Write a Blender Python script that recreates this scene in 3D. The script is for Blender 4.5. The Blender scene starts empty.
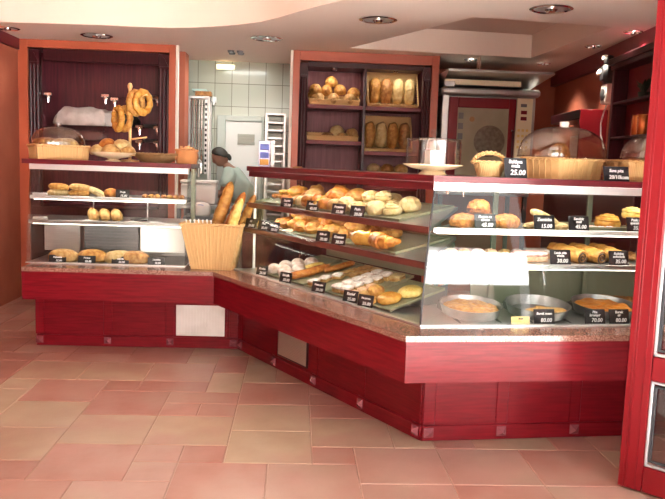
import bpy, math, random
from mathutils import Vector, Matrix, noise
random.seed(7)
C = bpy.context.scene.collection
PI = math.pi
R_ = math.radians

# ------------------------------------------------------------------ mesh helper
class MB:
    """collects boxes, tubes, lathes and blobs; build() links them as ONE mesh object"""
    def __init__(s): s.v = []; s.f = []; s.mi = []; s.cur = 0
    def _add(s, vs, fs, M=None):
        b = len(s.v)
        for p in vs:
            p = Vector(p)
            s.v.append(M @ p if M is not None else p)
        for f in fs:
            s.f.append([b + i for i in f]); s.mi.append(s.cur)
        return s
    def box(s, x0, x1, y0, y1, z0, z1, c=0.003, M=None):
        if x0 > x1: x0, x1 = x1, x0
        if y0 > y1: y0, y1 = y1, y0
        if z0 > z1: z0, z1 = z1, z0
        c = min(c, (x1-x0)*.45, (y1-y0)*.45, (z1-z0)*.45)
        if c <= 0:
            vs = [(x, y, z) for x in (x0, x1) for y in (y0, y1) for z in (z0, z1)]
            return s._add(vs, [(0,1,3,2),(4,6,7,5),(0,4,5,1),(2,3,7,6),(0,2,6,4),(1,5,7,3)], M)
        X = (x0, x1); Y = (y0, y1); Z = (z0, z1); vs = []; idx = {}
        for i in (0, 1):
            for j in (0, 1):
                for k in (0, 1):
                    sx, sy, sz = 1-2*i, 1-2*j, 1-2*k
                    for a in range(3):
                        p = [X[i]+sx*c, Y[j]+sy*c, Z[k]+sz*c]
                        p[a] = (X[i], Y[j], Z[k])[a]
                        idx[(i,j,k,a)] = len(vs); vs.append(p)
        fs = []
        g = lambda i,j,k,a: idx[(i,j,k,a)]
        for i in (0, 1):
            q = [g(i,0,0,0), g(i,1,0,0), g(i,1,1,0), g(i,0,1,0)]; fs.append(q if i else q[::-1])
            q = [g(0,i,0,1), g(0,i,1,1), g(1,i,1,1), g(1,i,0,1)]; fs.append(q if i else q[::-1])
            q = [g(0,0,i,2), g(1,0,i,2), g(1,1,i,2), g(0,1,i,2)]; fs.append(q if i else q[::-1])
        def orient(q):
            cen = sum((Vector(vs[i]) for i in q), Vector())/len(q)
            n = (Vector(vs[q[1]])-Vector(vs[q[0]])).cross(Vector(vs[q[2]])-Vector(vs[q[1]]))
            mid = Vector(((x0+x1)/2, (y0+y1)/2, (z0+z1)/2))
            # compare with direction toward the edge or corner in normalised box space
            dv = cen-mid
            dv = Vector((dv.x/(x1-x0), dv.y/(y1-y0), dv.z/(z1-z0)))
            nn = Vector((n.x*(x1-x0), n.y*(y1-y0), n.z*(z1-z0)))
            return q if n.dot(Vector((math.copysign(abs(dv.x)>.3, dv.x), math.copysign(abs(dv.y)>.3, dv.y), math.copysign(abs(dv.z)>.3, dv.z)))) > 0 else q[::-1]
        for i in (0, 1):
            for j in (0, 1):
                fs.append(orient([g(i,j,0,0), g(i,j,1,0), g(i,j,1,1), g(i,j,0,1)]))
                fs.append(orient([g(i,0,j,0), g(i,1,j,0), g(i,1,j,2), g(i,0,j,2)]))
                fs.append(orient([g(0,i,j,1), g(1,i,j,1), g(1,i,j,2), g(0,i,j,2)]))
                for k in (0, 1):
                    fs.append(orient([g(i,j,k,0), g(i,j,k,1), g(i,j,k,2)]))
        return s._add(vs, fs, M)
    def prism(s, poly, z0, z1, M=None):
        """poly: list of (x,y) counter-clockwise"""
        a = sum(poly[i][0]*poly[(i+1)%len(poly)][1]-poly[(i+1)%len(poly)][0]*poly[i][1] for i in range(len(poly)))
        if a < 0: poly = poly[::-1]
        n = len(poly)
        vs = [(x, y, z0) for x, y in poly]+[(x, y, z1) for x, y in poly]
        fs = [list(range(n))[::-1], list(range(n, 2*n))]+[(i, (i+1)%n, n+(i+1)%n, n+i) for i in range(n)]
        return s._add(vs, fs, M)
    def tube(s, path, r, n=8, closed=False, M=None, flat=1.0):
        path = [Vector(p) for p in path]; m = len(path)
        rs = r if isinstance(r, (list, tuple)) else [r]*m
        vs = []; fs = []; nrm = None
        for i, p in enumerate(path):
            if closed: t = (path[(i+1)%m]-path[(i-1)%m])
            else: t = path[min(i+1, m-1)]-path[max(i-1, 0)]
            t.normalize()
            if nrm is None:
                up = Vector((0,0,1)) if abs(t.z) < .9 else Vector((1,0,0))
                nrm = (up-t*up.dot(t)).normalized()
            else:
                nrm = (nrm-t*nrm.dot(t)).normalized()
            b = t.cross(nrm)
            for k in range(n):
                a = 2*PI*k/n
                vs.append(p+nrm*(math.cos(a)*rs[i]*flat)+b*(math.sin(a)*rs[i]))
        last = m if closed else m-1
        for i in range(last):
            j = (i+1) % m
            for k in range(n):
                k2 = (k+1) % n
                fs.append((i*n+k, i*n+k2, j*n+k2, j*n+k))
        if not closed:
            fs.append(list(range(n))[::-1]); fs.append([(m-1)*n+k for k in range(n)])
        return s._add(vs, fs, M)
    def lathe(s, prof, n=32, M=None, sx=1, sy=1):
        """prof: (r,z) from bottom/inside to top; closed at r=0 ends"""
        vs = []; fs = []; rings = []
        for r, z in prof:
            if r < 1e-6: rings.append([len(vs)]); vs.append((0, 0, z))
            else:
                rings.append(list(range(len(vs), len(vs)+n)))
                vs += [(r*math.cos(2*PI*k/n)*sx, r*math.sin(2*PI*k/n)*sy, z) for k in range(n)]
        for a, b in zip(rings, rings[1:]):
            for k in range(n):
                k2 = (k+1) % n
                if len(a) == 1 and len(b) == 1: continue
                if len(a) == 1: fs.append((a[0], b[k2], b[k]))
                elif len(b) == 1: fs.append((a[k], a[k2], b[0]))
                else: fs.append((a[k], a[k2], b[k2], b[k]))
        return s._add(vs, fs, M)
    def blob(s, rx, ry, rz, nu=20, nv=12, e=1.0, fn=None, M=None, base=True):
        """ellipsoid-like lump; fn(x,y,z unit dir)-> radius factor; base=True sits it on z=0 with a flattened foot"""
        vs = []; fs = []
        for j in range(nv+1):
            th = PI*j/nv
            for i in range(nu):
                ph = 2*PI*i/nu
                x, y, z = math.sin(th)*math.cos(ph), math.sin(th)*math.sin(ph), math.cos(th)
                k = 1.0 if fn is None else fn(x, y, z)
                sp = lambda q: math.copysign(abs(q)**e, q)
                X, Y, Z = sp(x)*rx*k, sp(y)*ry*k, sp(z)*rz*k
                if base: Z = max(Z, -rz*.55)+rz*.55
                vs.append((X, Y, Z))
        for j in range(nv):
            for i in range(nu):
                i2 = (i+1) % nu
                fs.append((j*nu+i, (j+1)*nu+i, (j+1)*nu+i2, j*nu+i2))
        return s._add(vs, fs, M)
    def sheet(s, prof, ua, ub, th=.006, M=None):
        """curved pane: prof = (v,z) outer line; ua(v), ub(v) its ends; th = thickness toward +v"""
        vs = []; fs = []; m = len(prof)
        for v, z in prof:
            vs += [(ua(v), v, z), (ub(v), v, z), (ub(v+th), v+th, z), (ua(v+th), v+th, z)]
        for i in range(m-1):
            a, b = i*4, i*4+4
            for k in range(4):
                k2 = (k+1) % 4
                fs.append((a+k, b+k, b+k2, a+k2))
        fs.append((0, 1, 2, 3)); fs.append((4*m-1, 4*m-2, 4*m-3, 4*m-4))
        return s._add(vs, fs, M)
    def mesh(s, name, mats):
        me = bpy.data.meshes.new(name)
        me.from_pydata([tuple(p) for p in s.v], [], [tuple(f) for f in s.f])
        if not isinstance(mats, (list, tuple)): mats = [mats]
        for m in mats: me.materials.append(m)
        if len(mats) > 1: me.polygons.foreach_set('material_index', s.mi)
        me.polygons.foreach_set('use_smooth', [True]*len(me.polygons))
        me.update()
        try: me.set_sharp_from_angle(angle=R_(38))
        except Exception: pass
        return me
    def build(s, name, mats, parent=None, loc=None, rot=None):
        o = bpy.data.objects.new(name, s.mesh(name, mats)); C.objects.link(o)
        if parent is not None: o.parent = parent
        if loc is not None: o.location = loc
        if rot is not None: o.rotation_euler = rot
        return o

def T(x=0, y=0, z=0, rx=0, ry=0, rz=0, s=1):
    return Matrix.Translation((x, y, z)) @ Matrix.Rotation(rz, 4, 'Z') @ Matrix.Rotation(ry, 4, 'Y') @ Matrix.Rotation(rx, 4, 'X') @ Matrix.Scale(s, 4)

def tag(o, label, cat, group=None):
    o['label'] = label; o['category'] = cat
    if group: o['group'] = group
    return o
def thing(name, label, cat, loc=(0, 0, 0), rz=0, group=None, rot=None):
    o = bpy.data.objects.new(name, None); C.objects.link(o)
    o.empty_display_size = .05
    o.location = loc; o.rotation_euler = rot if rot is not None else (0, 0, rz)
    return tag(o, label, cat, group)
def struct(o):
    o['kind'] = 'structure'; return o
def copy_tree(o, parent=None):
    c = o.copy(); C.objects.link(c)
    if parent is not None: c.parent = parent
    for ch in list(o.children): copy_tree(ch, c)
    return c
ORD = ['first', 'second', 'third', 'fourth', 'fifth', 'sixth', 'seventh', 'eighth', 'ninth', 'tenth', 'eleventh', 'twelfth']

# ------------------------------------------------------------------ materials
def mat(name, col, rough=.5, metal=0, spec=.5, coat=0, col2=None, nscale=8, ndet=4, stretch=(1, 1, 1), bump=0, bscale=60, lo=.35, hi=.65, emis=0):
    m = bpy.data.materials.new(name); m.use_nodes = True
    nt = m.node_tree; b = nt.nodes['Principled BSDF']
    b.inputs['Base Color'].default_value = (*col, 1)
    b.inputs['Roughness'].default_value = rough
    b.inputs['Metallic'].default_value = metal
    b.inputs['Specular IOR Level'].default_value = spec
    b.inputs['Coat Weight'].default_value = coat
    b.inputs['Coat Roughness'].default_value = .08
    if emis:
        b.inputs['Emission Color'].default_value = (*col, 1); b.inputs['Emission Strength'].default_value = emis
    if col2 is not None or bump:
        tc = nt.nodes.new('ShaderNodeTexCoord'); mp = nt.nodes.new('ShaderNodeMapping')
        mp.inputs['Scale'].default_value = stretch
        nt.links.new(tc.outputs['Object'], mp.inputs['Vector'])
    if col2 is not None:
        n = nt.nodes.new('ShaderNodeTexNoise'); n.inputs['Scale'].default_value = nscale; n.inputs['Detail'].default_value = ndet
        nt.links.new(mp.outputs['Vector'], n.inputs['Vector'])
        r = nt.nodes.new('ShaderNodeValToRGB')
        r.color_ramp.elements[0].position = lo; r.color_ramp.elements[1].position = hi
        r.color_ramp.elements[0].color = (*col, 1); r.color_ramp.elements[1].color = (*col2, 1)
        nt.links.new(n.outputs['Fac'], r.inputs['Fac']); nt.links.new(r.outputs['Color'], b.inputs['Base Color'])
    if bump:
        n2 = nt.nodes.new('ShaderNodeTexNoise'); n2.inputs['Scale'].default_value = bscale; n2.inputs['Detail'].default_value = 3
        nt.links.new(mp.outputs['Vector'], n2.inputs['Vector'])
        bp = nt.nodes.new('ShaderNodeBump'); bp.inputs['Strength'].default_value = bump; bp.inputs['Distance'].default_value = .01
        nt.links.new(n2.outputs['Fac'], bp.inputs['Height']); nt.links.new(bp.outputs['Normal'], b.inputs['Normal'])
    return m

def glass_mat(name, tint=(1, 1, 1), f0=.045, rough=0.0, k=1.0):
    """thin clear pane: transparent body with a Fresnel (Schlick) mirror on its surface"""
    m = bpy.data.materials.new(name); m.use_nodes = True
    nt = m.node_tree; nt.nodes.clear()
    out = nt.nodes.new('ShaderNodeOutputMaterial'); mix = nt.nodes.new('ShaderNodeMixShader')
    tr = nt.nodes.new('ShaderNodeBsdfTransparent'); tr.inputs['Color'].default_value = (*tint, 1)
    gl = nt.nodes.new('ShaderNodeBsdfGlossy'); gl.inputs['Roughness'].default_value = rough
    lw = nt.nodes.new('ShaderNodeLayerWeight'); lw.inputs['Blend'].default_value = .5
    pw = nt.nodes.new('ShaderNodeMath'); pw.operation = 'POWER'; pw.inputs[1].default_value = 5
    ma = nt.nodes.new('ShaderNodeMath'); ma.operation = 'MULTIPLY_ADD'; ma.inputs[1].default_value = (1-f0)*k; ma.inputs[2].default_value = f0
    nt.links.new(lw.outputs['Facing'], pw.inputs[0]); nt.links.new(pw.outputs[0], ma.inputs[0])
    nt.links.new(ma.outputs[0], mix.inputs['Fac']); nt.links.new(tr.outputs[0], mix.inputs[1]); nt.links.new(gl.outputs[0], mix.inputs[2])
    nt.links.new(mix.outputs[0], out.inputs['Surface'])
    return m

def wicker_mat(name, c1, c2, su=90, sv=55):
    """basket weave: two crossed wave patterns for colour and relief"""
    m = mat(name, c1, rough=.55)
    nt = m.node_tree; b = nt.nodes['Principled BSDF']
    tc = nt.nodes.new('ShaderNodeTexCoord')
    def wave(axis, sc, dist):
        w = nt.nodes.new('ShaderNodeTexWave'); w.bands_direction = axis; w.inputs['Scale'].default_value = sc
        w.inputs['Distortion'].default_value = dist; w.inputs['Detail'].default_value = 1
        nt.links.new(tc.outputs['Object'], w.inputs['Vector']); return w
    a = wave('Z', sv, .6); d = wave('X', su*.35, .6)
    mu = nt.nodes.new('ShaderNodeMath'); mu.operation = 'MULTIPLY'
    nt.links.new(a.outputs['Fac'], mu.inputs[0]); nt.links.new(d.outputs['Fac'], mu.inputs[1])
    ad = nt.nodes.new('ShaderNodeMath'); ad.operation = 'ADD'; 
    nt.links.new(mu.outputs[0], ad.inputs[0])
    h = nt.nodes.new('ShaderNodeMath'); h.operation = 'MULTIPLY'; h.inputs[1].default_value = .5
    nt.links.new(a.outputs['Fac'], h.inputs[0]); nt.links.new(h.outputs[0], ad.inputs[1])
    r = nt.nodes.new('ShaderNodeValToRGB'); r.color_ramp.elements[0].color = (*c2, 1); r.color_ramp.elements[1].color = (*c1, 1)
    r.color_ramp.elements[1].position = .55
    nt.links.new(ad.outputs[0], r.inputs['Fac']); nt.links.new(r.outputs['Color'], b.inputs['Base Color'])
    bp = nt.nodes.new('ShaderNodeBump'); bp.inputs['Strength'].default_value = .6; bp.inputs['Distance'].default_value = .004
    nt.links.new(ad.outputs[0], bp.inputs['Height']); nt.links.new(bp.outputs['Normal'], b.inputs['Normal'])
    return m

M = {}
M['cherry'] = mat('cherry_lacquer', (.128, .003, .0072), .32, spec=.20, coat=.04, col2=(.188, .005, .0115), nscale=5, stretch=(1.2, 1.2, 16), ndet=6)
M['cherry_dark'] = mat('dark_mahogany', (0.033, 0.006, 0.008), .32, spec=.3, col2=(0.060, 0.008, 0.013), nscale=6, stretch=(14, 14, 1.2), ndet=5)
M['bead'] = mat('grey_bead', (.42, .42, .44), .4, metal=.3)
M['stud'] = mat('pink_sheen_stud', (.26, .07, .085), .25, spec=.6, coat=.3)  # cherry paled to pink: the studs' reflection put into the colour
M['shelf_wood'] = mat('brown_red_edge', (0.104, 0.018, 0.016), .3, coat=.2, col2=(0.144, 0.028, 0.024), nscale=5, stretch=(1, 12, 12))  # edge metal coloured with the red wood it would reflect
M['top_wood'] = mat('dark_cherry_board', (0.084, 0.004, 0.009), .3, coat=.25, spec=.4, col2=(0.132, 0.007, 0.014), nscale=5, stretch=(1.2, 14, 14), ndet=6)  # same cherry made darker: shade on the boards put into the colour
M['niche_back'] = mat('mahogany_panel', (0.066, 0.009, 0.016), .35, coat=.2, col2=(0.120, 0.018, 0.027), nscale=4, stretch=(14, 14, .8), ndet=5)
M['cab_back'] = mat('rose_panel', (.17, .042, .052), .45, spec=.3, col2=(.24, .07, .08), nscale=4, stretch=(14, 14, .8), ndet=5)
M['orange'] = mat('orange_lacquer', (0.453, 0.098, 0.045), .38, coat=.1, col2=(0.497, 0.117, 0.055), nscale=3)
M['salmon'] = mat('salmon_plaster', (0.424, 0.115, 0.064), .7, col2=(0.485, 0.150, 0.084), nscale=3, bump=.08, bscale=40)
M['crown'] = mat('burgundy_paint', (.17, .012, .022), .4)
M['ceiling'] = mat('peach_ceiling', (.92, .765, .66), .8, bump=.02, bscale=30)
M['coffer'] = mat('shaded_ceiling_panel', (.76, .57, .47), .8)  # ceiling paint darkened: the recess's shade is put into this colour
M['kceil'] = mat('kitchen_ceiling', (.66, .50, .42), .8)
M['plaster'] = mat('white_plaster_edge', (.86, .82, .74), .6)
M['door_red'] = mat('red_enamel', (0.169, 0.003, 0.007), .35, spec=.35)
M['gasket'] = mat('black_rubber', (.03, .03, .035), .6)
M['granite'] = mat('pink_granite', (0.165, 0.068, 0.049), .2, coat=.25, col2=(0.330, 0.173, 0.131), nscale=160, ndet=2, lo=.42, hi=.6)
M['alu'] = mat('satin_aluminium', (0.720, 0.720, 0.711), .34, metal=.75)
M['chrome'] = mat('chrome', (.85, .85, .85), .08, metal=1)
M['steel'] = mat('brushed_steel', (0.435, 0.435, 0.427), .28, metal=.9, col2=(0.495, 0.495, 0.488), nscale=6, stretch=(1, 30, 30))
M['steel_dark'] = mat('dark_steel', (.16, .16, .165), .4, metal=.7)
M['tray'] = mat('olive_baking_tray', (0.252, 0.264, 0.162), .38, metal=.35, col2=(0.300, 0.312, 0.204), nscale=6)
M['pan'] = mat('worn_tin_pan', (0.216, 0.216, 0.222), .3, metal=.85, col2=(0.300, 0.300, 0.300), nscale=12)
M['green_back'] = mat('green_case_back', (0.165, 0.182, 0.121), .5)
M['glass'] = glass_mat('case_glass', (.975, .99, .98), f0=.034)
M['plastic'] = glass_mat('clear_plastic', (.945, .93, .91), f0=.10, rough=.06)
M['crystal'] = glass_mat('clear_crystal', (.965, .97, .97), f0=.085, rough=.02)
M['dglass'] = glass_mat('door_glass', (.86, .86, .86), f0=.07)
M['wicker'] = wicker_mat('honey_wicker', (.80, .54, .25), (.54, .29, .10))
M['wicker_pale'] = wicker_mat('pale_wicker', (0.757, 0.475, 0.213), (0.533, 0.274, 0.090))
M['wicker_orange'] = wicker_mat('orange_wicker', (0.697, 0.315, 0.117), (0.425, 0.150, 0.046), 120, 70)
M['wicker_brown'] = wicker_mat('brown_wicker', (0.336, 0.188, 0.072), (0.176, 0.083, 0.026), 100, 70)
def crust(name, a, b, ns=34, bump=1.0, rough=.45): return mat(name, a, rough, col2=b, nscale=ns, bump=bump, bscale=55, spec=.35, lo=.40, hi=.62)
M['golden'] = crust('golden_crust', (0.328, 0.133, 0.025), (0.492, 0.257, 0.063))
M['brown'] = crust('brown_crust', (0.25, 0.1, 0.025), (0.42, 0.2, 0.06))
M['dark'] = crust('dark_crust', (.15, .05, .018), (.34, .13, .035))
M['tan'] = crust('tan_crust', (0.377, 0.195, 0.056), (0.508, 0.312, 0.119))
M['pale'] = crust('pale_crust', (0.459, 0.312, 0.119), (0.558, 0.421, 0.210))
M['cream'] = crust('cream_dough', (0.492, 0.367, 0.154), (0.558, 0.452, 0.252))
M['orange_crust'] = crust('orange_pastry', (0.344, 0.101, 0.015), (0.492, 0.203, 0.035))
M['glaze'] = crust('egg_glazed_pastry', (0.410, 0.172, 0.028), (0.558, 0.312, 0.070), bump=.15, rough=.2)
M['sugar'] = mat('icing_sugar', (.50, .34, .27), .8, col2=(.76, .69, .65), nscale=26, bump=.4, bscale=110, lo=.3, hi=.55)
M['yellow'] = crust('yellow_crumb', (0.62, 0.42, 0.1), (0.7, 0.56, 0.2))
M['peach'] = crust('peach_crumb', (0.680, 0.390, 0.238), (0.748, 0.510, 0.350))
M['pink'] = mat('pink_icing', (.70, .30, .26), .5, col2=(.84, .56, .52), nscale=40, bump=.4)
M['choc'] = mat('chocolate', (.05, .018, .01), .4)
M['lettuce'] = mat('lettuce', (.40, .55, .12), .5, col2=(.62, .68, .26), nscale=25, bump=.4)
M['pie'] = mat('pie_crust', (0.281, 0.070, 0.011), .3, col2=(0.561, 0.210, 0.036), nscale=16, bump=.7, bscale=28, lo=.3, hi=.7)
M['card'] = mat('black_card', (.012, .012, .016), .45)
M['chalk'] = mat('white_ink', (.88, .88, .9), .6)
M['ycard'] = mat('yellow_card', (.80, .62, .22), .5)
M['ink'] = mat('dark_ink', (.04, .03, .03), .6)
M['paper'] = mat('white_paper', (.85, .84, .82), .6, col2=(.9, .9, .89), nscale=6)
M['white'] = mat('white_plastic', (.82, .82, .80), .35)
M['cream_enamel'] = mat('cream_enamel', (.82, .76, .55), .35)
M['ceramic'] = mat('cream_ceramic', (.84, .68, .44), .25, coat=.4)
M['cloth'] = mat('grey_linen', (.50, .46, .44), .9, col2=(.66, .62, .60), nscale=9, bump=.5, bscale=20)
M['black'] = mat('black_plastic', (.015, .015, .017), .4)
M['wood'] = mat('turned_beech', (.62, .36, .14), .5, col2=(.70, .44, .2), nscale=8, stretch=(8, 8, 1))
M['blue'] = mat('blue_print', (.06, .09, .36), .5)
M['blue_pale'] = mat('pale_blue_print', (.50, .58, .80), .5)
M['amber'] = mat('amber_print', (.60, .30, .03), .5)
M['lamp'] = mat('warm_lamp_tube', (1, .82, .45), .4, emis=1.2)
M['tube'] = mat('white_lamp_tube', (1, .93, .82), .4, emis=4)
M['tin'] = mat('copper_red_tin', (.62, .12, .04), .25, metal=.7, col2=(.85, .4, .1), nscale=4, stretch=(9, 9, 1))
M['leaf'] = mat('dark_leaf', (.02, .035, .018), .5)
M['skin'] = mat('skin', (.30, .15, .10), .5)
M['hair'] = mat('dark_hair', (.025, .022, .016), .6)
M['shirt'] = mat('sage_shirt', (.42, .52, .46), .8)
M['trousers'] = mat('dark_trousers', (.06, .06, .07), .8)
M['kdoor'] = mat('white_door', (.80, .82, .79), .45)
M['kframe'] = mat('grey_green_frame', (.52, .57, .52), .5)
M['red_panel'] = mat('red_lacquer_panel', (.20, .006, .012), .35, spec=.3)
M['street'] = mat('pale_pavement', (.66, .64, .61), .8, col2=(.74, .72, .69), nscale=2)
M['facade'] = mat('facade_plaster', (.34, .24, .20), .8)
M['oven_glass'] = mat('oven_window', (.30, .29, .20), .18, coat=.5, col2=(.38, .37, .27), nscale=3)
M['fan'] = mat('fan_cover', (.20, .17, .12), .35, metal=.3, col2=(.13, .10, .07), nscale=30)

# ------------------------------------------------------------------ the counter's ground plan (metres)
H_ST, H_FA, H_TOP = .627, .398, 1.373           # worktop, fascia bottom, case tops
L0x, L1 = -1.894, Vector((-.406, 5.432))
R0 = Vector((.682, 3.640))
LL = L1.x-L0x
LD = (R0-L1).length
AD = math.atan2(R0.y-L1.y, R0.x-L1.x); AR = .1075
TL = math.tan(-AD/2); TR = math.tan((AR-AD)/2)
RR = 1.75                                        # length of the right run
FR = {'L': (Vector((L0x, L1.y)), 0.0), 'D': (L1, AD), 'R': (R0, AR)}
def at(F, u, v, z=0):
    o, a = FR[F]
    return (o.x+u*math.cos(a)-v*math.sin(a), o.y+u*math.sin(a)+v*math.cos(a), z)
def u0(F, v): return {'L': 0.0, 'D': -TL*v, 'R': TR*v}[F]
def u1(F, v): return {'L': LL+TL*v, 'D': LD-TR*v, 'R': RR}[F]
def strip(F, va, vb, da=0, db=0):
    """plan polygon of a run between depths va and vb (local)"""
    return [(u0(F, va)+da, va), (u1(F, va)+db, va), (u1(F, vb)+db, vb), (u0(F, vb)+da, vb)]

# ------------------------------------------------------------------ the setting
ZC, ZU = 2.49, 2.86
WL = -2.69
def wr(y): return 2.66+(y-5.55)*.078              # right wall line
YB, YK, YF = 7.30, 8.35, 2.45

# floor: cotto tiles laid on a 0.21 m module, bevelled edges, grout below
TM = {}
def cotto(name, a, b, c):
    """fired clay: two body tones and a rosy bloom, slightly glossy"""
    m = mat(name, a, .34, col2=b, nscale=4.5, bump=.12, bscale=22, lo=.3, hi=.7, spec=.4)
    nt = m.node_tree; bs = nt.nodes['Principled BSDF']; src = bs.inputs['Base Color'].links[0].from_socket
    tc = nt.nodes.new('ShaderNodeTexCoord'); n = nt.nodes.new('ShaderNodeTexNoise'); n.inputs['Scale'].default_value = 2.3; n.inputs['Detail'].default_value = 5
    nt.links.new(tc.outputs['Object'], n.inputs['Vector'])
    r = nt.nodes.new('ShaderNodeValToRGB'); r.color_ramp.elements[0].position = .45; r.color_ramp.elements[1].position = .68
    mx = nt.nodes.new('ShaderNodeMix'); mx.data_type = 'RGBA'
    nt.links.new(n.outputs['Fac'], r.inputs['Fac']); nt.links.new(r.outputs['Color'], mx.inputs['Factor'])
    nt.links.new(src, mx.inputs['A']); mx.inputs['B'].default_value = (*c, 1); nt.links.new(mx.outputs['Result'], bs.inputs['Base Color'])
    return m
TM['t_cream'] = cotto('cream_cotto', (0.399, 0.278, 0.186), (0.463, 0.348, 0.245), (0.431, 0.271, 0.198))
TM['t_sand'] = cotto('sand_cotto', (0.389, 0.257, 0.173), (0.452, 0.317, 0.224), (0.405, 0.227, 0.170))
TM['t_pink'] = cotto('pink_cotto', (0.375, 0.167, 0.126), (0.446, 0.228, 0.178), (0.423, 0.255, 0.198))
TM['t_rose'] = cotto('rose_cotto', (0.335, 0.135, 0.103), (0.407, 0.194, 0.151), (0.399, 0.225, 0.175))
TM['t_salmon'] = cotto('salmon_cotto', (0.407, 0.220, 0.171), (0.463, 0.278, 0.222), (0.415, 0.278, 0.205))
TK = list(TM.keys())
grout = mat('grout', (.40, .26, .20), .9)
mod, gx, gy = .21, -.31, 3.33
occ = {}
tiles = []
def tile(i, j, w, h, k):
    for a in range(w):
        for b in range(h):
            if (i+a, j+b) in occ: return False
    for a in range(w):
        for b in range(h): occ[(i+a, j+b)] = 1
    tiles.append((i, j, w, h, k)); return True
anch = [(0,0,2,2,0),(0,2,2,2,0),(2,0,1,1,3),(2,1,2,2,1),(2,3,2,1,3),(3,-1,2,2,4),(-1,-2,2,2,2),(1,-2,2,2,4),(1,-4,2,2,2),
        (-4,1,2,2,1),(-2,1,2,2,1),(-6,2,2,2,0),(-6,0,2,2,1),(-5,-1,1,1,3),(-4,-1,2,2,2),(-1,0,1,1,3),(-2,0,1,1,2),(-3,-2,2,1,4),(-5,-3,2,2,2),
        (-3,-4,2,2,4),(-1,-4,2,2,2),(-5,3,1,1,2),(-4,3,2,2,3),(-2,3,1,1,2),(-1,3,1,1,2),(-6,4,2,2,2),(-3,5,2,1,3),(-2,4,2,1,2),(0,4,2,2,2),
        (-1,5,1,2,0),(-3,6,2,2,4),(0,6,1,2,0),(-5,6,2,2,1),(-7,6,2,2,1),(-4,5,1,1,2),(-9,6,2,2,3),(-9,4,2,2,2),(-9,8,2,1,3),
        (5,1,1,1,3),(6,1,2,1,1),(8,1,1,1,2),(5,-1,2,2,4),(7,-1,2,2,2),(4,1,1,2,1),(3,-3,2,2,4),(5,-3,2,2,2),(7,-3,2,2,4),(9,-1,1,1,1)]
for t in anch: tile(*t)
rt = random.Random(3)
for j in range(-5, 25):
    for i in range(-13, 16):
        if (i, j) in occ: continue
        opts = [(2,2),(2,2),(2,1),(1,1),(1,2)]; rt.shuffle(opts)
        k = rt.choice([0,1,2,2,3,4,4])
        if j > 7: k = rt.choice([1,2,3,3])
        for w, h in opts+[(1,1)]:
            if tile(i, j, w, h, k): break
fb = MB()
fb.cur = 5
fb.box(-3.2, 3.4, YF, YK+.1, -.12, -.003, 0)
for i, j, w, h, k in tiles:
    x0, y0 = gx+i*mod, gy+j*mod
    x1, y1 = x0+w*mod, y0+h*mod
    x0, x1, y0, y1 = max(x0, -2.95), min(x1, 3.2), max(y0, YF), min(y1, YK)
    if x1-x0 < .03 or y1-y0 < .03: continue
    fb.cur = k
    g, c = .0018, .003
    jx = [rt.uniform(-.0012, .0012) for _ in range(4)]
    vs = [(x0+g+jx[0], y0+g, -.003), (x1-g+jx[1], y0+g, -.003), (x1-g+jx[1], y1-g, -.003), (x0+g+jx[0], y1-g, -.003),
          (x0+g+c, y0+g+c, 0), (x1-g-c, y0+g+c, 0), (x1-g-c, y1-g-c, 0), (x0+g+c, y1-g-c, 0)]
    fb._add(vs, [(4,5,6,7),(0,1,5,4),(1,2,6,5),(2,3,7,6),(3,0,4,7)])
floor = struct(fb.build('floor', [TM[k] for k in TK]+[grout]))
struct(MB().box(-9, 9, -12, YF, -.14, -.015, 0).build('floor_street', M['street']))

# side walls, rear partition with its two openings, kitchen
struct(MB().box(WL-.15, WL, YF, YB+.02, 0, ZU, 0).build('wall_left', M['salmon']))
wp = [(wr(YF), YF), (wr(YK), YK), (wr(YK)+.15, YK), (wr(YF)+.15, YF)]
struct(MB().prism(wp, 0, ZU).build('wall_right', M['salmon']))
struct(MB().box(WL, WL+.02, 5.2, YB-.001, 2.385, ZC, .002).build('trim_1', M['crown']))
tp = [(wr(3.2)-.06, 3.2), (wr(YK)-.06, YK), (wr(YK), YK), (wr(3.2), 3.2)]
struct(MB().prism(tp, 2.345, ZC).build('trim_2', M['crown']))
# partition blocks around the niches
YP = 7.98
def wallbox(name, x0, x1, y0, y1, z0, z1, m): return struct(MB().box(x0, x1, y0, y1, z0, z1, 0).build(name, m))
wallbox('wall_back_left', WL, -1.171, YB+.42, YP, 0, ZC, M['salmon'])
wallbox('wall_back_right', -.10, 1.40, YB+.46, YP, 0, ZC, M['salmon'])
wallbox('wall_back_oven', 1.40, wr(YK), YK-.08, YK, 0, ZC, M['salmon'])
# kitchen: tiled rear wall
def tile_wall_mat():
    m = mat('kitchen_tiles', (.6, .62, .56), .22, coat=.3); nt = m.node_tree; b = nt.nodes['Principled BSDF']
    tc = nt.nodes.new('ShaderNodeTexCoord'); mp = nt.nodes.new('ShaderNodeMapping'); mp.inputs['Rotation'].default_value = (R_(90), 0, 0)
    br = nt.nodes.new('ShaderNodeTexBrick'); br.offset = 0; br.squash = 1
    br.inputs['Color1'].default_value = (.44, .48, .40, 1); br.inputs['Color2'].default_value = (.48, .515, .43, 1); br.inputs['Mortar'].default_value = (.12, .12, .09, 1)
    br.inputs['Scale'].default_value = 1; br.inputs['Mortar Size'].default_value = .003; br.inputs['Brick Width'].default_value = .187; br.inputs['Row Height'].default_value = .25
    nt.links.new(tc.outputs['Object'], mp.inputs['Vector']); nt.links.new(mp.outputs['Vector'], br.inputs['Vector'])
    nt.links.new(br.outputs['Color'], b.inputs['Base Color'])
    return m
M['ktile'] = tile_wall_mat()
wallbox('wall_kitchen', -2.2, 1.4, YK, YK+.12, 0, ZC, M['ktile'])
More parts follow.
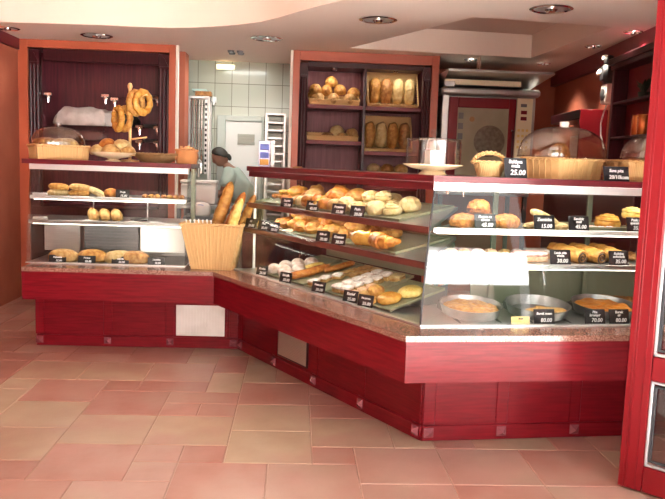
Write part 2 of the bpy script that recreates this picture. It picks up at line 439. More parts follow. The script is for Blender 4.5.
wallbox('wall_kitchen_left', -2.2, -2.1, YP, YK, 0, ZC, M['ktile'])
# ceilings: dropped soffit with a wavy front edge and a raised coffer, higher ceiling toward the street
curve = [(-2.85, 6.45), (-2.5, 6.43), (-2.1, 6.40), (-1.67, 6.37), (-1.35, 6.375), (-1.09, 6.36), (-.86, 6.29), (-.66, 6.18), (-.48, 6.06), (-.32, 5.92), (-.16, 5.69), (-.01, 5.43),
         (.13, 5.21), (.29, 5.0), (.5, 4.76), (.8, 4.45), (1.2, 4.12), (1.7, 3.85), (2.2, 3.7), (2.62, 3.64)]
P1, P2, P3, P4 = (.46, 7.04), (1.23, 5.375), (2.31, 5.51), (2.234, 7.19)
def ceiling_mesh():
    import bmesh
    bm = bmesh.new()
    outer = curve+[(wr(YK)+.05, YK), (WL-.1, YK)]
    hole = [P1, P2, P3, P4]
    ed = []
    for ring in (outer, hole):
        vs = [bm.verts.new((x, y, ZC)) for x, y in ring]
        for a, b in zip(vs, vs[1:]+vs[:1]): ed.append(bm.edges.new((a, b)))
    bmesh.ops.triangle_fill(bm, use_beauty=True, use_dissolve=False, edges=ed)
    for f in bm.faces:
        if f.normal.z > 0: f.normal_flip()
    # the front fascia going up to the higher ceiling
    def wallstrip(pts, z0, z1, closed):
        lo = [bm.verts.new((x, y, z0)) for x, y in pts]; hi = [bm.verts.new((x, y, z1)) for x, y in pts]
        n = len(pts)
        for i in range(n if closed else n-1):
            j = (i+1) % n
            f = bm.faces.new((lo[i], lo[j], hi[j], hi[i])); f.smooth = not closed
    wallstrip(curve, ZC, ZU, False)
    wallstrip(hole, ZC, ZC+.22, True)
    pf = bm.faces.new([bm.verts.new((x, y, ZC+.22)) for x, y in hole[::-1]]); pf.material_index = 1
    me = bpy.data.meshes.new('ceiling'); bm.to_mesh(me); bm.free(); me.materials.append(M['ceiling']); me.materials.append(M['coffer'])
    o = bpy.data.objects.new('ceiling', me); C.objects.link(o); return struct(o)
ceiling_mesh()
struct(MB().box(WL-.15, wr(YK)+.2, YF-.1, YK+.1, ZU, ZU+.1, 0).build('ceiling_upper', M['ceiling']))
# street front: wide opening with lintel
struct(MB().box(-4.5, -1.95, YF-.25, YF, 0, 3.6, 0).build('wall_front_left', M['facade']))
struct(MB().box(2.16, 4.5, YF-.25, YF, 0, 3.6, 0).build('wall_front_right', M['facade']))
struct(MB().box(-1.95, 2.16, YF-.25, YF, 2.50, 3.6, 0).build('wall_front_lintel', M['facade']))
# the far side of the street: low mixed fronts, a white sunlit house wall above, dark wooded slope behind; an unseen block added at left to shade the street
struct(MB().box(-9, 9, -12.0, -11.6, 0, 2.7, 0).build('wall_street', mat('street_front', (.30, .30, .27), .8, col2=(.5, .26, .2), nscale=.9)))
struct(MB().box(-9, 9, -12.6, -12.0, 0, 5.2, 0).build('wall_street_upper', mat('white_render', (.85, .85, .85), .8)))
struct(MB().box(-14, 14, -20, -19, 0, 10.0, 0).build('wall_slope', mat('wooded_slope', (.05, .075, .04), .9, col2=(.08, .11, .06), nscale=1.5)))
struct(MB()._add([(3.6, -6, 2.0), (9, -6, 2.0), (9, -9, 4.2), (3.6, -9, 4.2), (3.6, -6, 1.95), (9, -6, 1.95), (9, -9, 4.15), (3.6, -9, 4.15)], [(0,1,2,3), (7,6,5,4), (0,4,5,1), (1,5,6,2), (2,6,7,3), (3,7,4,0)]).build('added_reflection_sheet', mat('reflection_white', (.85, .86, .88), .8)))  # unseen white slope added so the right case glass mirrors a bright patch
struct(MB().box(-4.6, -2.2, -9, YF-.26, 0, 5.4, 0).build('added_shade_block', M['facade']))  # unseen mass added to keep daylight off the diagonal counter

# the open red door leaf at the right, swung in about 45 degrees
def door():
    r = struct(thing('door_1', 'red enamelled shop door with glass panes standing open at the right', 'door', (1.491, 3.117, 0), R_(-45)))
    del r['category']
    w, t, H = .92, .06, 2.30
    f = MB()
    f.box(0, .105, 0, t, .012, H, .004); f.box(w-.105, w, 0, t, .012, H, .004)
    for z0, z1 in ((.012, .13), (.52, .63), (H-.11, H)): f.box(.105, w-.105, .002, t-.002, z0, z1, .004)
    for x in (.022, .034, .075): f.box(x, x+.005, -.0025, .001, .014, H-.002, .001)
    f.build('frame', M['door_red'], r)
    for z0, z1 in ((.13, .52), (.63, H-.11)):
        g = MB(); a, b = .105, w-.105
        g.box(a, a+.014, .006, .020, z0, z1, .003); g.box(b-.014, b, .006, .020, z0, z1, .003)
        g.box(a, b, .006, .020, z0, z0+.014, .003); g.box(a, b, .006, .020, z1-.014, z1, .003)
        g.build('glazing_bead', M['bead'], r)
        k = MB(); k.box(a+.014, a+.026, .01, .026, z0+.022, z1-.022, .001); k.box(b-.026, b-.014, .01, .026, z0+.022, z1-.022, .001)
        k.box(a+.022, b-.022, .01, .026, z0+.022, z0+.03, .001); k.box(a+.022, b-.022, .01, .026, z1-.03, z1-.022, .001)
        k.build('gasket', M['gasket'], r)
        MB().box(a+.015, b-.015, .027, .033, z0+.015, z1-.015, 0).build('pane', M['dglass'], r)
    h = MB(); h.tube([(.85, -.0, .98), (.85, -.05, .98), (.85, -.05, 1.25), (.85, 0, 1.25)], .01, 8); h.build('handle', M['chrome'], r)
door()

# ------------------------------------------------------------------ counter bases and worktop
def base_unit(F, label, studs, plinth=.095):
    o, a = FR[F]
    r = thing('counter_base', label, 'counter', (o.x, o.y, 0), a)
    MB().prism(strip(F, 0, .62, 0, 0), 0, .585).build('body', M['cherry'], r)
    fa = MB(); fa.prism(strip(F, -.282, -.001), H_FA, .5865); fa.build('fascia', M['cherry'], r)
    MB().prism(strip(F, -.288, -.262), .5868, .598).build('edge_moulding', M['cherry'], r)
    pl = MB(); a0, b0 = u0(F, 0)+.002, u1(F, 0)-.002
    pl.box(a0, b0, -.010, 0, 0.002, plinth-.012, .003); pl.build('plinth', M['cherry'], r)
    for s in studs:
        MB().box(s-.032, s+.032, -.007, -.0001, plinth-.008, H_FA-.002, .003).build('stile', M['cherry'], r)
        st = MB(); w = .026; zc = plinth*.5
        st.box(s-w, s+w, -.016, -.010, zc-w, zc+w, .001)
        st._add([(s-w+.003, -.016, zc-w+.003), (s+w-.003, -.016, zc-w+.003), (s+w-.003, -.016, zc+w-.003), (s-w+.003, -.016, zc+w-.003), (s, -.036, zc)],
                [(0,1,4), (1,2,4), (2,3,4), (3,0,4)])
        st.build('corner_stud', M['stud'], r)
    return r
bl = base_unit('L', 'dark red wooden counter base under the left glass case, bright metal vent at its right', [.024, .52, .98, LL-.038])
v = MB(); v.box(1.008, 1.402, -.012, -.0005, .080, .345, .003); v.build('vent_frame', M['cherry'], bl)
vp = MB(); vp.box(1.025, 1.385, -.016, -.012, .097, .330, .002)
for k in range(16): vp.box(1.03+k*.022, 1.045+k*.022, -.0185, -.016, .105, .322, .001)
vp.build('vent_panel', mat('vent_metal', (.66, .62, .58), .4, metal=.3, col2=(.74, .71, .68), nscale=8), bl)
bd = base_unit('D', 'dark red wooden counter base running diagonally under the middle case, small grille low down', [.05, .56, 1.07, 1.57, LD-.04])
g = MB(); g.box(.605, .99, -.010, -.0005, .100, .36, .003); g.build('grille_frame', M['cherry_dark'], bd)
gp = MB(); gp.box(.62, .975, -.013, -.010, .112, .35, .001)
for k in range(22): gp.box(.624, .971, -.016, -.013, .117+k*.0105, .1225+k*.0105, .0005)
gp.build('grille', mat('grille_metal', (.40, .33, .27), .45, metal=.3), bd)
base_unit('R', 'red wooden counter base facing the street under the right glass case', [.035, .43, .84, 1.25, 1.66])
wt = MB()
front = [at('L', .0, -.292), at('L', u1('L', -.292), -.292), at('D', u1('D', -.292), -.292), at('R', RR, -.292)]
back = [at('R', RR, .64), at('R', u0('R', .64), .64), at('D', u0('D', .64), .64), at('L', .0, .64)]
wt.prism([(p[0], p[1]) for p in front+back], .5985, H_ST)
tag(wt.build('worktop', M['granite']), 'polished pink granite worktop running under all three glass cases', 'worktop')

# ------------------------------------------------------------------ glass display cases
GP = [(.028, 1.318), (.016, 1.27), (-.002, 1.20), (-.022, 1.11), (-.042, 1.0), (-.060, .90), (-.075, .79), (-.086, .70), (-.092, .636)]
def gv(z):
    for (v1, z1), (v2, z2) in zip(GP, GP[1:]):
        if z2 <= z <= z1: return v1+(v2-v1)*(z-z1)/(z2-z1)
    return GP[-1][0]
TILT1, TILT2, TILT0 = 10, 10, 13                  # how far the middle case leans its shelves and deck trays
def case(F, label, ua, ub, mitre_a=False, mitre_b=False, strip_mat='alu', over=.02):
    o, a = FR[F]
    r = thing('display_case', label, 'display case', (o.x, o.y, H_ST), a)
    Z = lambda z: z-H_ST
    fa = (lambda v: u0(F, v)+.003) if mitre_a else (lambda v: ua)
    fb_ = (lambda v: u1(F, v)-.003) if mitre_b else (lambda v: ub)
    def poly(v0, v1, ea=0, eb=0):
        A = (lambda v: u0(F, v)+.001) if mitre_a else (lambda v: ua-ea)
        B = (lambda v: u1(F, v)-.001) if mitre_b else (lambda v: ub+eb)
        return [(A(v0), v0), (B(v0), v0), (B(v1), v1), (A(v1), v1)]
    t = MB(); t.prism(poly(-.005, .47, .05 if F == 'L' else over, over), Z(1.340), Z(H_TOP)); t.build('top_board', M['top_wood'], r)
    t = MB(); t.prism(poly(.004, .026), Z(1.300), Z(1.339)); t.build('light_strip', M[strip_mat], r)
    t = MB(); t.prism(poly(.06, .085, -.05, -.05), Z(1.322), Z(1.338)); t.build('lamp', M['tube'], r)
    g = MB(); g.sheet([(v, Z(z)) for v, z in GP], fa, fb_, .006); g.build('front_glass', M['glass'], r)
    t = MB(); t.prism(poly(-.100, -.072), Z(.6275), Z(.6355)); t.build('glass_channel', M['alu'], r)
    t = MB(); t.prism(poly(-.070, .55), Z(.6275), Z(.6315)); t.build('deck', M['steel'], r)
    for z, tl in ((1.11, TILT1), (.935, TILT2)):
        vf = gv(z)+.02; vb = .46
        s = MB()
        if F == 'D':
            k = math.tan(R_(tl)); n = .018
            A, B = fa, fb_
            pts = []
            for v in (vf, vb):
                for dz in (0, -n):
                    pts.append((A(v)+.006, v, Z(z+(v-vf)*k+dz))); pts.append((B(v)-.006, v, Z(z+(v-vf)*k+dz)))
            s._add(pts, [(0,1,5,4), (2,6,7,3), (0,2,3,1), (4,5,7,6), (0,4,6,2), (1,3,7,5)])
            s.build('shelf', M['steel'], r)
            e = MB(); e.box(A(vf)+.006, B(vf)-.006, vf-.012, vf-.0005, Z(z-.030), Z(z+.005), .002); e.build('shelf_edge', M['shelf_wood'], r)
            e = MB(); e.tube([(A(vf)+.03, vf+.02, Z(z-.0205)), (B(vf)-.03, vf+.02, Z(z-.0205))], .005, 8); e.build('lamp', M['tube'], r)  # unseen tube added to brighten the goods under this shelf
        else:
            s.prism([(fa(vf)+.006, vf), (fb_(vf)-.006, vf), (fb_(vb)-.006, vb), (fa(vb)+.006, vb)], Z(z-.012), Z(z)); s.build('shelf', M['steel'], r)
            e = MB(); e.box(fa(vf)+.006, fb_(vf)-.006, vf-.012, vf-.0005, Z(z-.022), Z(z+.004), .002); e.build('shelf_edge', M['alu' if z > 1 else 'steel'], r)
            e = MB(); e.tube([(fa(vf)+.03, vf+.012, Z(z-.022)), (fb_(vf)-.03, vf+.012, Z(z-.022))], .006, 8); e.build('lamp', M['tube'], r)  # added tube, hidden behind the edge, to brighten the level below
    return r, Z, fa, fb_
def end_glass(r, Z, u, name='end_glass'):
    g = MB()
    pr = [(v+.007, Z(z)) for v, z in GP]+[(.46, Z(.636)), (.46, Z(1.318))]
    n = len(pr)
    vs = [(u, v, z) for v, z in pr]+[(u+.006, v, z) for v, z in pr]
    g._add(vs, [list(range(n)), list(range(2*n-1, n-1, -1))]+[(i, n+i, n+(i+1)%n, (i+1)%n) for i in range(n)])
    g.build(name, M['glass'], r)

cl, Z, fa, fb_ = case('L', 'left curved glass display case with few rolls, standing below the empty dark niche', -.04, 1.10)
end_glass(cl, Z, -.039); end_glass(cl, Z, 1.093)
p = MB(); p.box(1.122, 1.150, .0, .035, Z(.6275), Z(1.3395), .003); p.build('corner_post', M['green_back'], cl)
for zz_ in (1.1105, .9355): p = MB(); p.box(-.03, .075, .03, .05, Z(zz_), Z(zz_)+.018, .003); p.build('shelf_clip', M['alu'], cl)
p = MB(); p.box(.02, 1.09, .44, .452, Z(.633), Z(.92), .002); p.build('back_panel', M['steel'], cl)
p = MB(); p.box(.03, .29, .10, .112, Z(.70), Z(.915), .002); p.box(.03, .29, .113, .40, Z(.905), Z(.915), .001); p.build('cooling_cover', M['steel'], cl)
p = MB()
for k in range(9): p.box(  .31, .71, .14, .15, Z(.705+k*.023), Z(.720+k*.023), .001)
p.box(.31, .71, .152, .16, Z(.70), Z(.915), .001); p.build('cooling_grille', M['steel_dark'], cl)
p = MB(); p.box(.73, 1.06, .13, .14, Z(.70), Z(.915), .002); p.build('white_baffle', M['white'], cl)
p = MB()
for u in (.3, .72):
    p = MB(); p.box(u, u+.008, .42, .43, Z(.936), Z(1.098), .001); p.build('shelf_support', M['alu'], cl)

cd, Z, fa, fb_ = case('D', 'long diagonal curved glass case packed with pastries, between basket of baguettes and corner', .11, LD, False, True, 'top_wood')  # front strip takes the dark tone too: its dull reflection as colour
end_glass(cd, Z, .111)
p = MB(); p.box(.118, .126, gv(.80)+.03, .46, Z(.633), Z(.925), .002); p.build('end_panel', M['cherry_dark'], cd)
p = MB(); p.tube([(u1('D', v-.003)-.001, v-.003, Z(z)) for v, z in GP], .0045, 6); p.build('glass_seam', M['gasket'], cd)
p = MB(); p.tube([(.125, .050, Z(.6275)), (.125, .050, Z(1.3395))], .011, 10); p.build('corner_post', M['white'], cd)
p = MB(); p.box(.125, .43, .44, .452, Z(.633), Z(.94), .002); p.build('back_panel', M['cherry_dark'], cd)
p = MB(); p.box(.435, LD-.66*.46-.03, .478, .486, Z(.75), Z(.985), .002); p.build('green_back_panel', M['green_back'], cd)
p = MB(); k0 = math.tan(R_(TILT0))
for u in (.44, .9, 1.36, LD-.35):
    p.prism([(-.028, 0.0), (.45, 0.0), (.45, .478*k0), (-.028, .0001)], u, u+.012, M=Matrix(((0,0,1,0),(1,0,0,0),(0,1,0,Z(.6325)),(0,0,0,1))))
p.build('deck_rack', M['steel_dark'], cd)

cr, Z, fa, fb_ = case('R', 'right curved glass case with pies in round pans, facing the street', 0, RR-.03, True, False)
p = MB(); p.box(.40, RR-.06, .49, .50, Z(.633), Z(.915), .002); p.build('back_panel', M['green_back'], cr)
p = MB(); kR = math.tan(R_(6))
for u in (.16, .38, .55, .76, .94, 1.15): p.prism([(-.04, 0.0), (.36, 0.0), (.36, .40*kR), (-.04, .0001)], u, u+.010, M=Matrix(((0,0,1,0),(1,0,0,0),(0,1,0,Z(.6318)),(0,0,0,1))))
p.build('pan_rack', M['steel_dark'], cr)
p = MB()
for u in (.50, 1.08): p.box(u, u+.03, .465, .485, Z(.633), Z(1.3395), .002)
p.build('rear_post', M['green_back'], cr)
p = MB(); p.tube([(.085, .035, Z(1.3)), (.085, .035, Z(1.28))], .006, 8); p.tube([(.17, .035, Z(1.3)), (.17, .035, Z(1.27))], .006, 8); p.build('glass_clip', M['chrome'], cr)

# ------------------------------------------------------------------ lettering and price cards
def text_mesh(s, size, m, bold=False):
    cu = bpy.data.curves.new('lettering', 'FONT'); cu.body = s; cu.size = size; cu.align_x = 'CENTER'; cu.align_y = 'CENTER'
    cu.extrude = .0006; cu.shear = .18; cu.resolution_u = 2; cu.offset = .0006 if bold else .0003; cu.space_line = .85
    o = bpy.data.objects.new('tmp', cu); C.objects.link(o)
    me = bpy.data.meshes.new_from_object(o.evaluated_get(bpy.context.evaluated_depsgraph_get()))
    bpy.data.objects.remove(o); bpy.data.curves.remove(cu)
    me.materials.clear(); me.materials.append(m)
    return me
TXT = {}
def price_card(F, u, v, z, title, price, label, w=.105, h=.062, yaw=0, m='card', ink='chalk', group='price cards', lean=14):
    x, y, zz = at(F, u, v, z)
    b = MB()
    b.box(-w/2, w/2, -.0015, .0015, 0, h, .0008, M=T(rx=R_(-lean)))
    b.box(-w*.32, w*.32, .0, h*.40, 0, .0022, .0008)
    o = b.build('price_card', M[m]); o.location = (x, y, zz); o.rotation_euler = (0, 0, FR[F][1]+yaw)
    tag(o, label, 'price card', group)
    for nm, s, size, hz in (('title', title, h*.30, .70), ('price', price, h*.36, .26)):
        if not s: continue
        n = max(len(q) for q in s.split('\n'))
        size = min(size*(.8 if '\n' in s else 1), w*.92/(n*.60))
        key = (s, round(size, 4), ink)
        if key not in TXT: TXT[key] = text_mesh(s, size, M[ink], True)
        t = bpy.data.objects.new(nm, TXT[key]); C.objects.link(t); t.parent = o
        t.matrix_local = T(rx=R_(-lean)) @ Matrix.Translation((0 if nm == 'title' else w*.08, -.0021, h*hz)) @ Matrix.Rotation(R_(90), 4, 'X')
    return o

# ------------------------------------------------------------------ baked goods: one mesh per kind
def nz(seed, k, amp):
    off = Vector((seed*3.7, seed*1.3, seed*7.1))
    return lambda x, y, z: 1+amp*noise.noise(Vector((x, y, z))*k+off)
BM = {}
def bread_mesh(key):
    if key in BM: return BM[key]
    b = MB(); m = None
    kind, mk = key.split(':')[0], key.split(':')[1]
    mats = [M[mk]]
    if kind == 'bun':
        n = nz(1, 1.5, .10); b.blob(.05, .05, .042, 20, 12, fn=n)
    elif kind == 'bigbun':
        n = nz(2, 1.4, .10)
        def fn(x, y, z): return n(x, y, z)*(1-.05*max(0, 1-abs(x+y*.3)*9)*(z > .2))
        b.blob(.075, .068, .062, 24, 16, fn=fn)
    elif kind == 'ridged':
        def fn(x, y, z): return 1+.07*math.cos(9*math.atan2(y, x)+z*3)*(1-abs(z)**3)
        b.blob(.052, .05, .046, 36, 12, fn=fn)
    elif kind == 'ball':
        n = nz(3, 1.8, .09); b.blob(.044, .042, .036, 18, 12, fn=n)
    elif kind == 'loaf':            # long loaf with three slashes
        n = nz(4, 1.6, .06)
        def fn(x, y, z):
            s = sum(math.exp(-((x-.35*y-c)/.09)**2) for c in (-.55, 0, .55))
            return n(x, y, z)*(1-.10*s*max(0, z))
        b.blob(.15, .062, .056, 36, 18, e=.85, fn=fn)
    elif kind == 'stubby':          # upright stubby loaf
        n = nz(5, 1.8, .09)
        def fn(x, y, z): return n(x, y, z)*(1+.03*math.sin(9*x)*max(0, z))
        b.blob(.12, .055, .055, 28, 16, e=.8, fn=fn)
    elif kind == 'hornroll':        # stubby leaning roll with dark slashes
        n = nz(15, 1.6, .06)
        def fn(x, y, z): return n(x, y, z)*(1-.10*(math.exp(-((y-.28)/.07)**2)+math.exp(-((y+.28)/.07)**2)))
        b.blob(.036, .050, .050, 30, 22, fn=fn)
    elif kind == 'flatloaf':
        n = nz(6, 1.4, .08)
        def fn(x, y, z): return n(x, y, z)*(1-.12*math.exp(-((y-.1*x)/.10)**2)*max(0, z))
        b.blob(.115, .06, .05, 28, 16, e=.8, fn=fn)
    elif kind == 'baguette':
        n = nz(7, 2.5, .05); N = 40; pts = []; rs = []
        for i in range(N+1):
            t = i/N; x = (t-.5)*.50
            s = sum(math.exp(-((t-c)/.018)**2) for c in (.2, .35, .5, .65, .8))
            pts.append((x, .004*math.sin(t*7), 0)); rs.append(.034*(max(.02, 1-abs(2*t-1)**4))**.5*(1-.09*s)*n(x*5, 0, 0))
        b.tube(pts, rs, 14, flat=.9)
    elif kind == 'croissant':
        N = 96; pts = []; rs = []
        for i in range(N+1):
            t = i/N; a = R_(-100+200*t)
            pts.append((.055*math.sin(a), -.05*math.cos(a), .028))
            rs.append((.006+.025*math.sin(PI*t)**.8)*(1.14-.26*((t*8) % 1 if t < .5 else 1-(t*8) % 1)))
        b.tube(pts, rs, 14, flat=.85)
    elif kind == 'puff':            # irregular golden puff pastry
        n = nz(8, 2.4, .30)
        b.blob(.048, .040, .034, 20, 12, fn=n)
    elif kind == 'puffb':
        n = nz(9, 2.2, .32); b.blob(.040, .052, .032, 20, 12, fn=n)
    elif kind == 'stick':           # twisted puff stick
        N = 40
        pts = [((i/N-.5)*.20, .004*math.sin(i*.7), .018) for i in range(N+1)]
        rs = [(.018*(max(.05, 1-abs(2*i/N-1)**6))**.5)*(1+.14*math.sin(i*1.1)) for i in range(N+1)]
        b.tube(pts, rs, 12, flat=.8)
    elif kind == 'strudel':
        n = nz(10, 3, .07); N = 36
        pts = [((i/N-.5)*.30, .006*math.sin(i*.3), .026) for i in range(N+1)]
        rs = [.034*(max(.06, 1-abs(2*i/N-1)**8))**.5*n(i*.2, 0, 0)*(1+.05*(i % 4 == 0)) for i in range(N+1)]
        b.tube(pts, rs, 14, flat=.75)
    elif kind == 'block':           # square cut slice: sponge with sugared top
        b.cur = 1; b.box(-.034, .034, -.030, .030, 0, .020, .004); b.cur = 0; b.box(-.035, .035, -.031, .031, .0185, .034, .006)
        mats = [M[mk], M['tan']]
    elif kind == 'slice':
        b.box(-.038, .038, -.018, .018, 0, .016, .003); b.box(-.037, .037, -.017, .017, .0165, .026, .004); b.cur = 1
        b.box(-.0365, .0365, -.0165, .0165, .0155, .0168, 0); mats = [M[mk], M['choc']]
    elif kind == 'roll':            # baked roll with spiral filling at its end
        N = 22
        pts = [(0, (i/N)*.16-.08, .034) for i in range(N+1)]
        rs = [.036*(1-.18*abs(2*i/N-1)**3)*(1+.05*math.sin(i*.9)) for i in range(N+1)]
        b.tube(pts, rs, 18, flat=.9)
        b.cur = 1; sp = []
        for i in range(40):
            a = i*.32; r = .003+.026*i/40; sp.append((r*math.cos(a), -.0805, .034+r*.9*math.sin(a)))
        b.tube(sp, .0032, 6); mats = [M[mk], M['choc']]
    elif kind == 'snail':           # swirled bun
        b.blob(.047, .047, .030, 26, 10)
        sp = []
        for i in range(60):
            a = i*.30; r = .005+.040*i/60; sp.append((r*math.cos(a), r*math.sin(a), .046-.016*(i/60)**2))
        b.tube(sp, [.0075]*60, 8)
    elif kind == 'roundpie':        # small golden flat round
        n = nz(11, 1.8, .05); b.blob(.062, .062, .030, 26, 12, fn=lambda x, y, z: n(x, y, z)*(1-.12*math.exp(-((x*x+y*y)/.12))*(z > 0)))
    elif kind == 'sandwich':
        b.cur = 0; b.blob(.075, .062, .050, 26, 12, fn=nz(12, 1.5, .08), M=T(0, 0, .018)); b.cur = 1
        b.lathe([(0, .012), (.075, .010), (.082, .018), (.074, .026), (0, .026)], 26, sy=.82)
        b.cur = 0; b.lathe([(0, 0), (.062, 0), (.070, .008), (.068, .014), (0, .014)], 26, sy=.82); mats = [M[mk], M['lettuce']]
    elif kind == 'cakeblock':
        b.cur = 1; b.box(-.085, .085, -.05, .05, 0, .03, .003); b.cur = 0; b.box(-.087, .087, -.052, .052, .0285, .052, .008); mats = [M[mk], M['peach']]
    elif kind == 'finger':
        n = nz(13, 2, .06); b.blob(.085, .030, .028, 26, 12, e=.8, fn=n)
    elif kind == 'ring':
        pts = [(.062*math.cos(2*PI*i/28), .062*math.sin(2*PI*i/28), 0) for i in range(28)]
        b.tube(pts, [.024*(1+.12*math.sin(i*2.2)) for i in range(28)], 12, closed=True)
    elif kind == 'crumbs':
        b.box(-.06, .06, -.035, .035, 0, .012, .003)
        rr = random.Random(4)
        for k in range(40): b.blob(.007, .006, .006, 6, 4, M=T(rr.uniform(-.055, .055), rr.uniform(-.03, .03), .011))
    elif kind == 'pile':
        n = nz(14, 3.2, .22); b.blob(.085, .06, .05, 30, 16, fn=n)
    me = b.mesh(kind+'_'+mk, mats)
    BM[key] = me
    return me
def put(name, key, F, u, v, z, label, cat, rz=0, tilt=0, roll=0, s=1.0, group=None, sz=None):
    o = bpy.data.objects.new(name, bread_mesh(key)); C.objects.link(o)
    o.location = at(F, u, v, z)
    m3 = Matrix.Rotation(FR[F][1], 4, 'Z') @ Matrix.Rotation(R_(tilt), 4, 'X') @ Matrix.Rotation(R_(rz), 4, 'Z') @ Matrix.Rotation(R_(roll), 4, 'Y')
    o.rotation_euler = m3.to_euler()
    o.scale = (s, s, sz if sz is not None else s)
    return tag(o, label, cat, group)
def tray_obj(F, ua, ub, va, vb, z, label, tilt=0, h=.014, m='tray', group='olive baking trays', taper=0):
    """low-rimmed baking tray, its front-left corner at (ua,va,z)"""
    w, d = ub-ua, vb-va
    b = MB(); t = .0015
    b.box(0, w, 0, d, 0, t, 0); 
    b.box(0, w, 0, t, t, h, 0); b.box(0, w, d-t, d, t, h, 0); b.box(0, t, t, d-t, t, h, 0); b.box(w-t, w, t, d-t, t, h, 0)
    b.box(-.003, w+.003, -.004, 0, h-.003, h, 0.001); b.box(-.003, w+.003, d, d+.004, h-.003, h, .001)
    o = b.build('baking_tray', M[m])
    o.location = at(F, ua, va, z)
    o.rotation_euler = (Matrix.Rotation(FR[F][1], 4, 'Z') @ Matrix.Rotation(R_(tilt), 4, 'X')).to_euler()
    return tag(o, label, 'tray', group)

# ---- middle case: what lies on its leaning shelves and deck
def dz(lv, v):
    if lv == 0: return .6325+(v+.028)*math.tan(R_(TILT0))
    z = 1.11 if lv == 1 else .935
    vf = gv(z)+.02
    return z+(v-vf)*math.tan(R_(10))
TLT = {0: TILT0, 1: 10, 2: 10}
LVN = {1: 'diagonal case top shelf', 2: 'diagonal case middle shelf', 0: 'diagonal case deck'}
TRY = {}
for lv, spans in ((0, [(.445, .70), (.715, .955), (.97, 1.205), (1.22, 1.48), (1.495, 1.83)]), (1, [(.17, .72), (.74, 1.29), (1.31, 1.83)]), (2, [(.17, .72), (.74, 1.29), (1.31, 1.86)])):
    va = -.027 if lv == 0 else gv(1.11 if lv == 1 else .935)+.055
    names = {0: ['holding sugared doughnuts', 'holding the long strudels', 'holding flat brown slices', 'holding white sugared squares', 'nearest the corner, under golden round pies'],
             1: ['left of three, under folded puff sticks', 'middle of three, under filled rolls', 'right of three, under pale swirl buns'],
             2: ['left of three, almost empty at its left', 'middle of three, under brown puffs', 'right of three, under two croissants']}[lv]
    for (a, b), nm in zip(spans, names):
        ln = .47 if lv == 0 else .40
        if lv == 0 and b > 1.6: ln = .40
        ub = min(b, LD-TR*(va+ln)-.02)
        tray_obj('D', a, ub, va, va+ln, dz(lv, va)+.0012, 'olive tray on the '+LVN[lv]+', '+nm, TLT[lv])
def pd(lv, name, key, u, v, label, cat, rz=0, s=1.0, roll=0, up=0, group=None, sz=None):
    dirz = .0045+up
    return put(name, key, 'D', u, v, dz(lv, v)+dirz, label, cat, rz, TLT[lv], roll, s, group, sz)
# bottom: sugared doughnuts
dn = [(.475, .03, 0), (.485, .115, 0), (.53, .185, 0), (.60, .25, 0), (.575, .05, 0), (.60, .145, 0), (.665, .11, 0), (.655, .02, 0)]
dl = ['at the very left front', 'second back in the left column', 'third back in the left column', 'farthest back, slightly browner', 'front row, second from the left', 'in the middle of the heap', 'touching the yellow finger roll', 'front row, beside the long strudel']
for (u, v, r), t in zip(dn, dl): pd(0, 'doughnut', 'ball:sugar', u, v, 'sugar-dusted doughnut in the diagonal case, '+t, 'doughnut', rz=u*400, s=1.15, group='sugar-dusted doughnuts')
pd(0, 'finger_roll', 'finger:yellow', .685, .215, 'bright yellow finger roll lying beside the sugared doughnuts', 'pastry', rz=72, s=.95)
pd(0, 'strudel', 'strudel:orange_crust', .79, .12, 'long orange-brown strudel at the front beside the sugared doughnuts', 'strudel', rz=80)
pd(0, 'strudel', 'strudel:orange_crust', .875, .30, 'long orange-brown strudel lying behind the first one', 'strudel', rz=82, s=.75)
for i, (u, v) in enumerate([(1.0, .02), (1.005, .10), (1.04, .175)]): pd(0, 'sugared_slice', 'block:sugar', u, v, 'snow-white sugared slice left of the flat brown slices, '+['nearest the glass', 'middle of three', 'farthest back'][i], 'cake slice', rz=12+i*6, group='snow-white sugared slices')
k = 0
for i in range(6):
    for j in range(2):
        u, v = 1.005+.095*j+.012*i, .245+.036*i-(.0 if j else 0)
        if v > .40 : continue
        k += 1
        pd(0, 'flapjack_slice', 'slice:tan', u+.02, v, 'thin brown layered slice in the %s row from the front, %s column' % (ORD[i], ['left', 'right'][j]), 'cake slice', rz=6, group='thin brown layered slices')
k = 0
for i in range(5):
    for j in range(2):
        u, v = 1.270+.086*j, .026+.073*i
        pd(0, 'sugared_square', 'block:sugar', u, v, 'white sugar-topped square, %s from the front in the %s column' % (ORD[i], ['left', 'right'][j]), 'cake square', rz=3+2*j, group='white sugar-topped squares', s=1.02, sz=1.35)
for i in range(3):
    pd(0, 'peach_slice', 'block:peach', 1.435, .02+.066*i, 'peach-coloured square right of the white sugar squares, '+['at the front', 'second from the front', 'third from the front'][i], 'cake square', rz=-4, s=.9, group='peach-coloured squares')
pd(0, 'cream_slice', 'block:cream', 1.435, .34, 'cream slice with brown base alone at the back right of the sugar squares', 'cake slice', rz=20, s=1.15)
pd(0, 'ridged_bun', 'ridged:golden', 1.56, .085, 'ridged golden bun behind the price cards at the right end of the deck', 'bun', rz=30)
pd(0, 'ridged_bun', 'ridged:tan', 1.535, .015, 'small ridged tan bun peeping out between the last two price cards', 'bun', s=.75)
pd(0, 'round_pie', 'roundpie:golden', 1.615, -.0 , 'small brown round pie directly behind the rightmost lower price card', 'pie', s=.75)
pd(0, 'round_pie', 'roundpie:glaze', 1.70, .07, 'shiny golden round pie in the middle of the last tray', 'pie', s=1.15)
pd(0, 'round_pie', 'roundpie:yellow', 1.72, .205, 'yellow-topped round pie at the corner end of the last tray', 'pie', s=1.15)
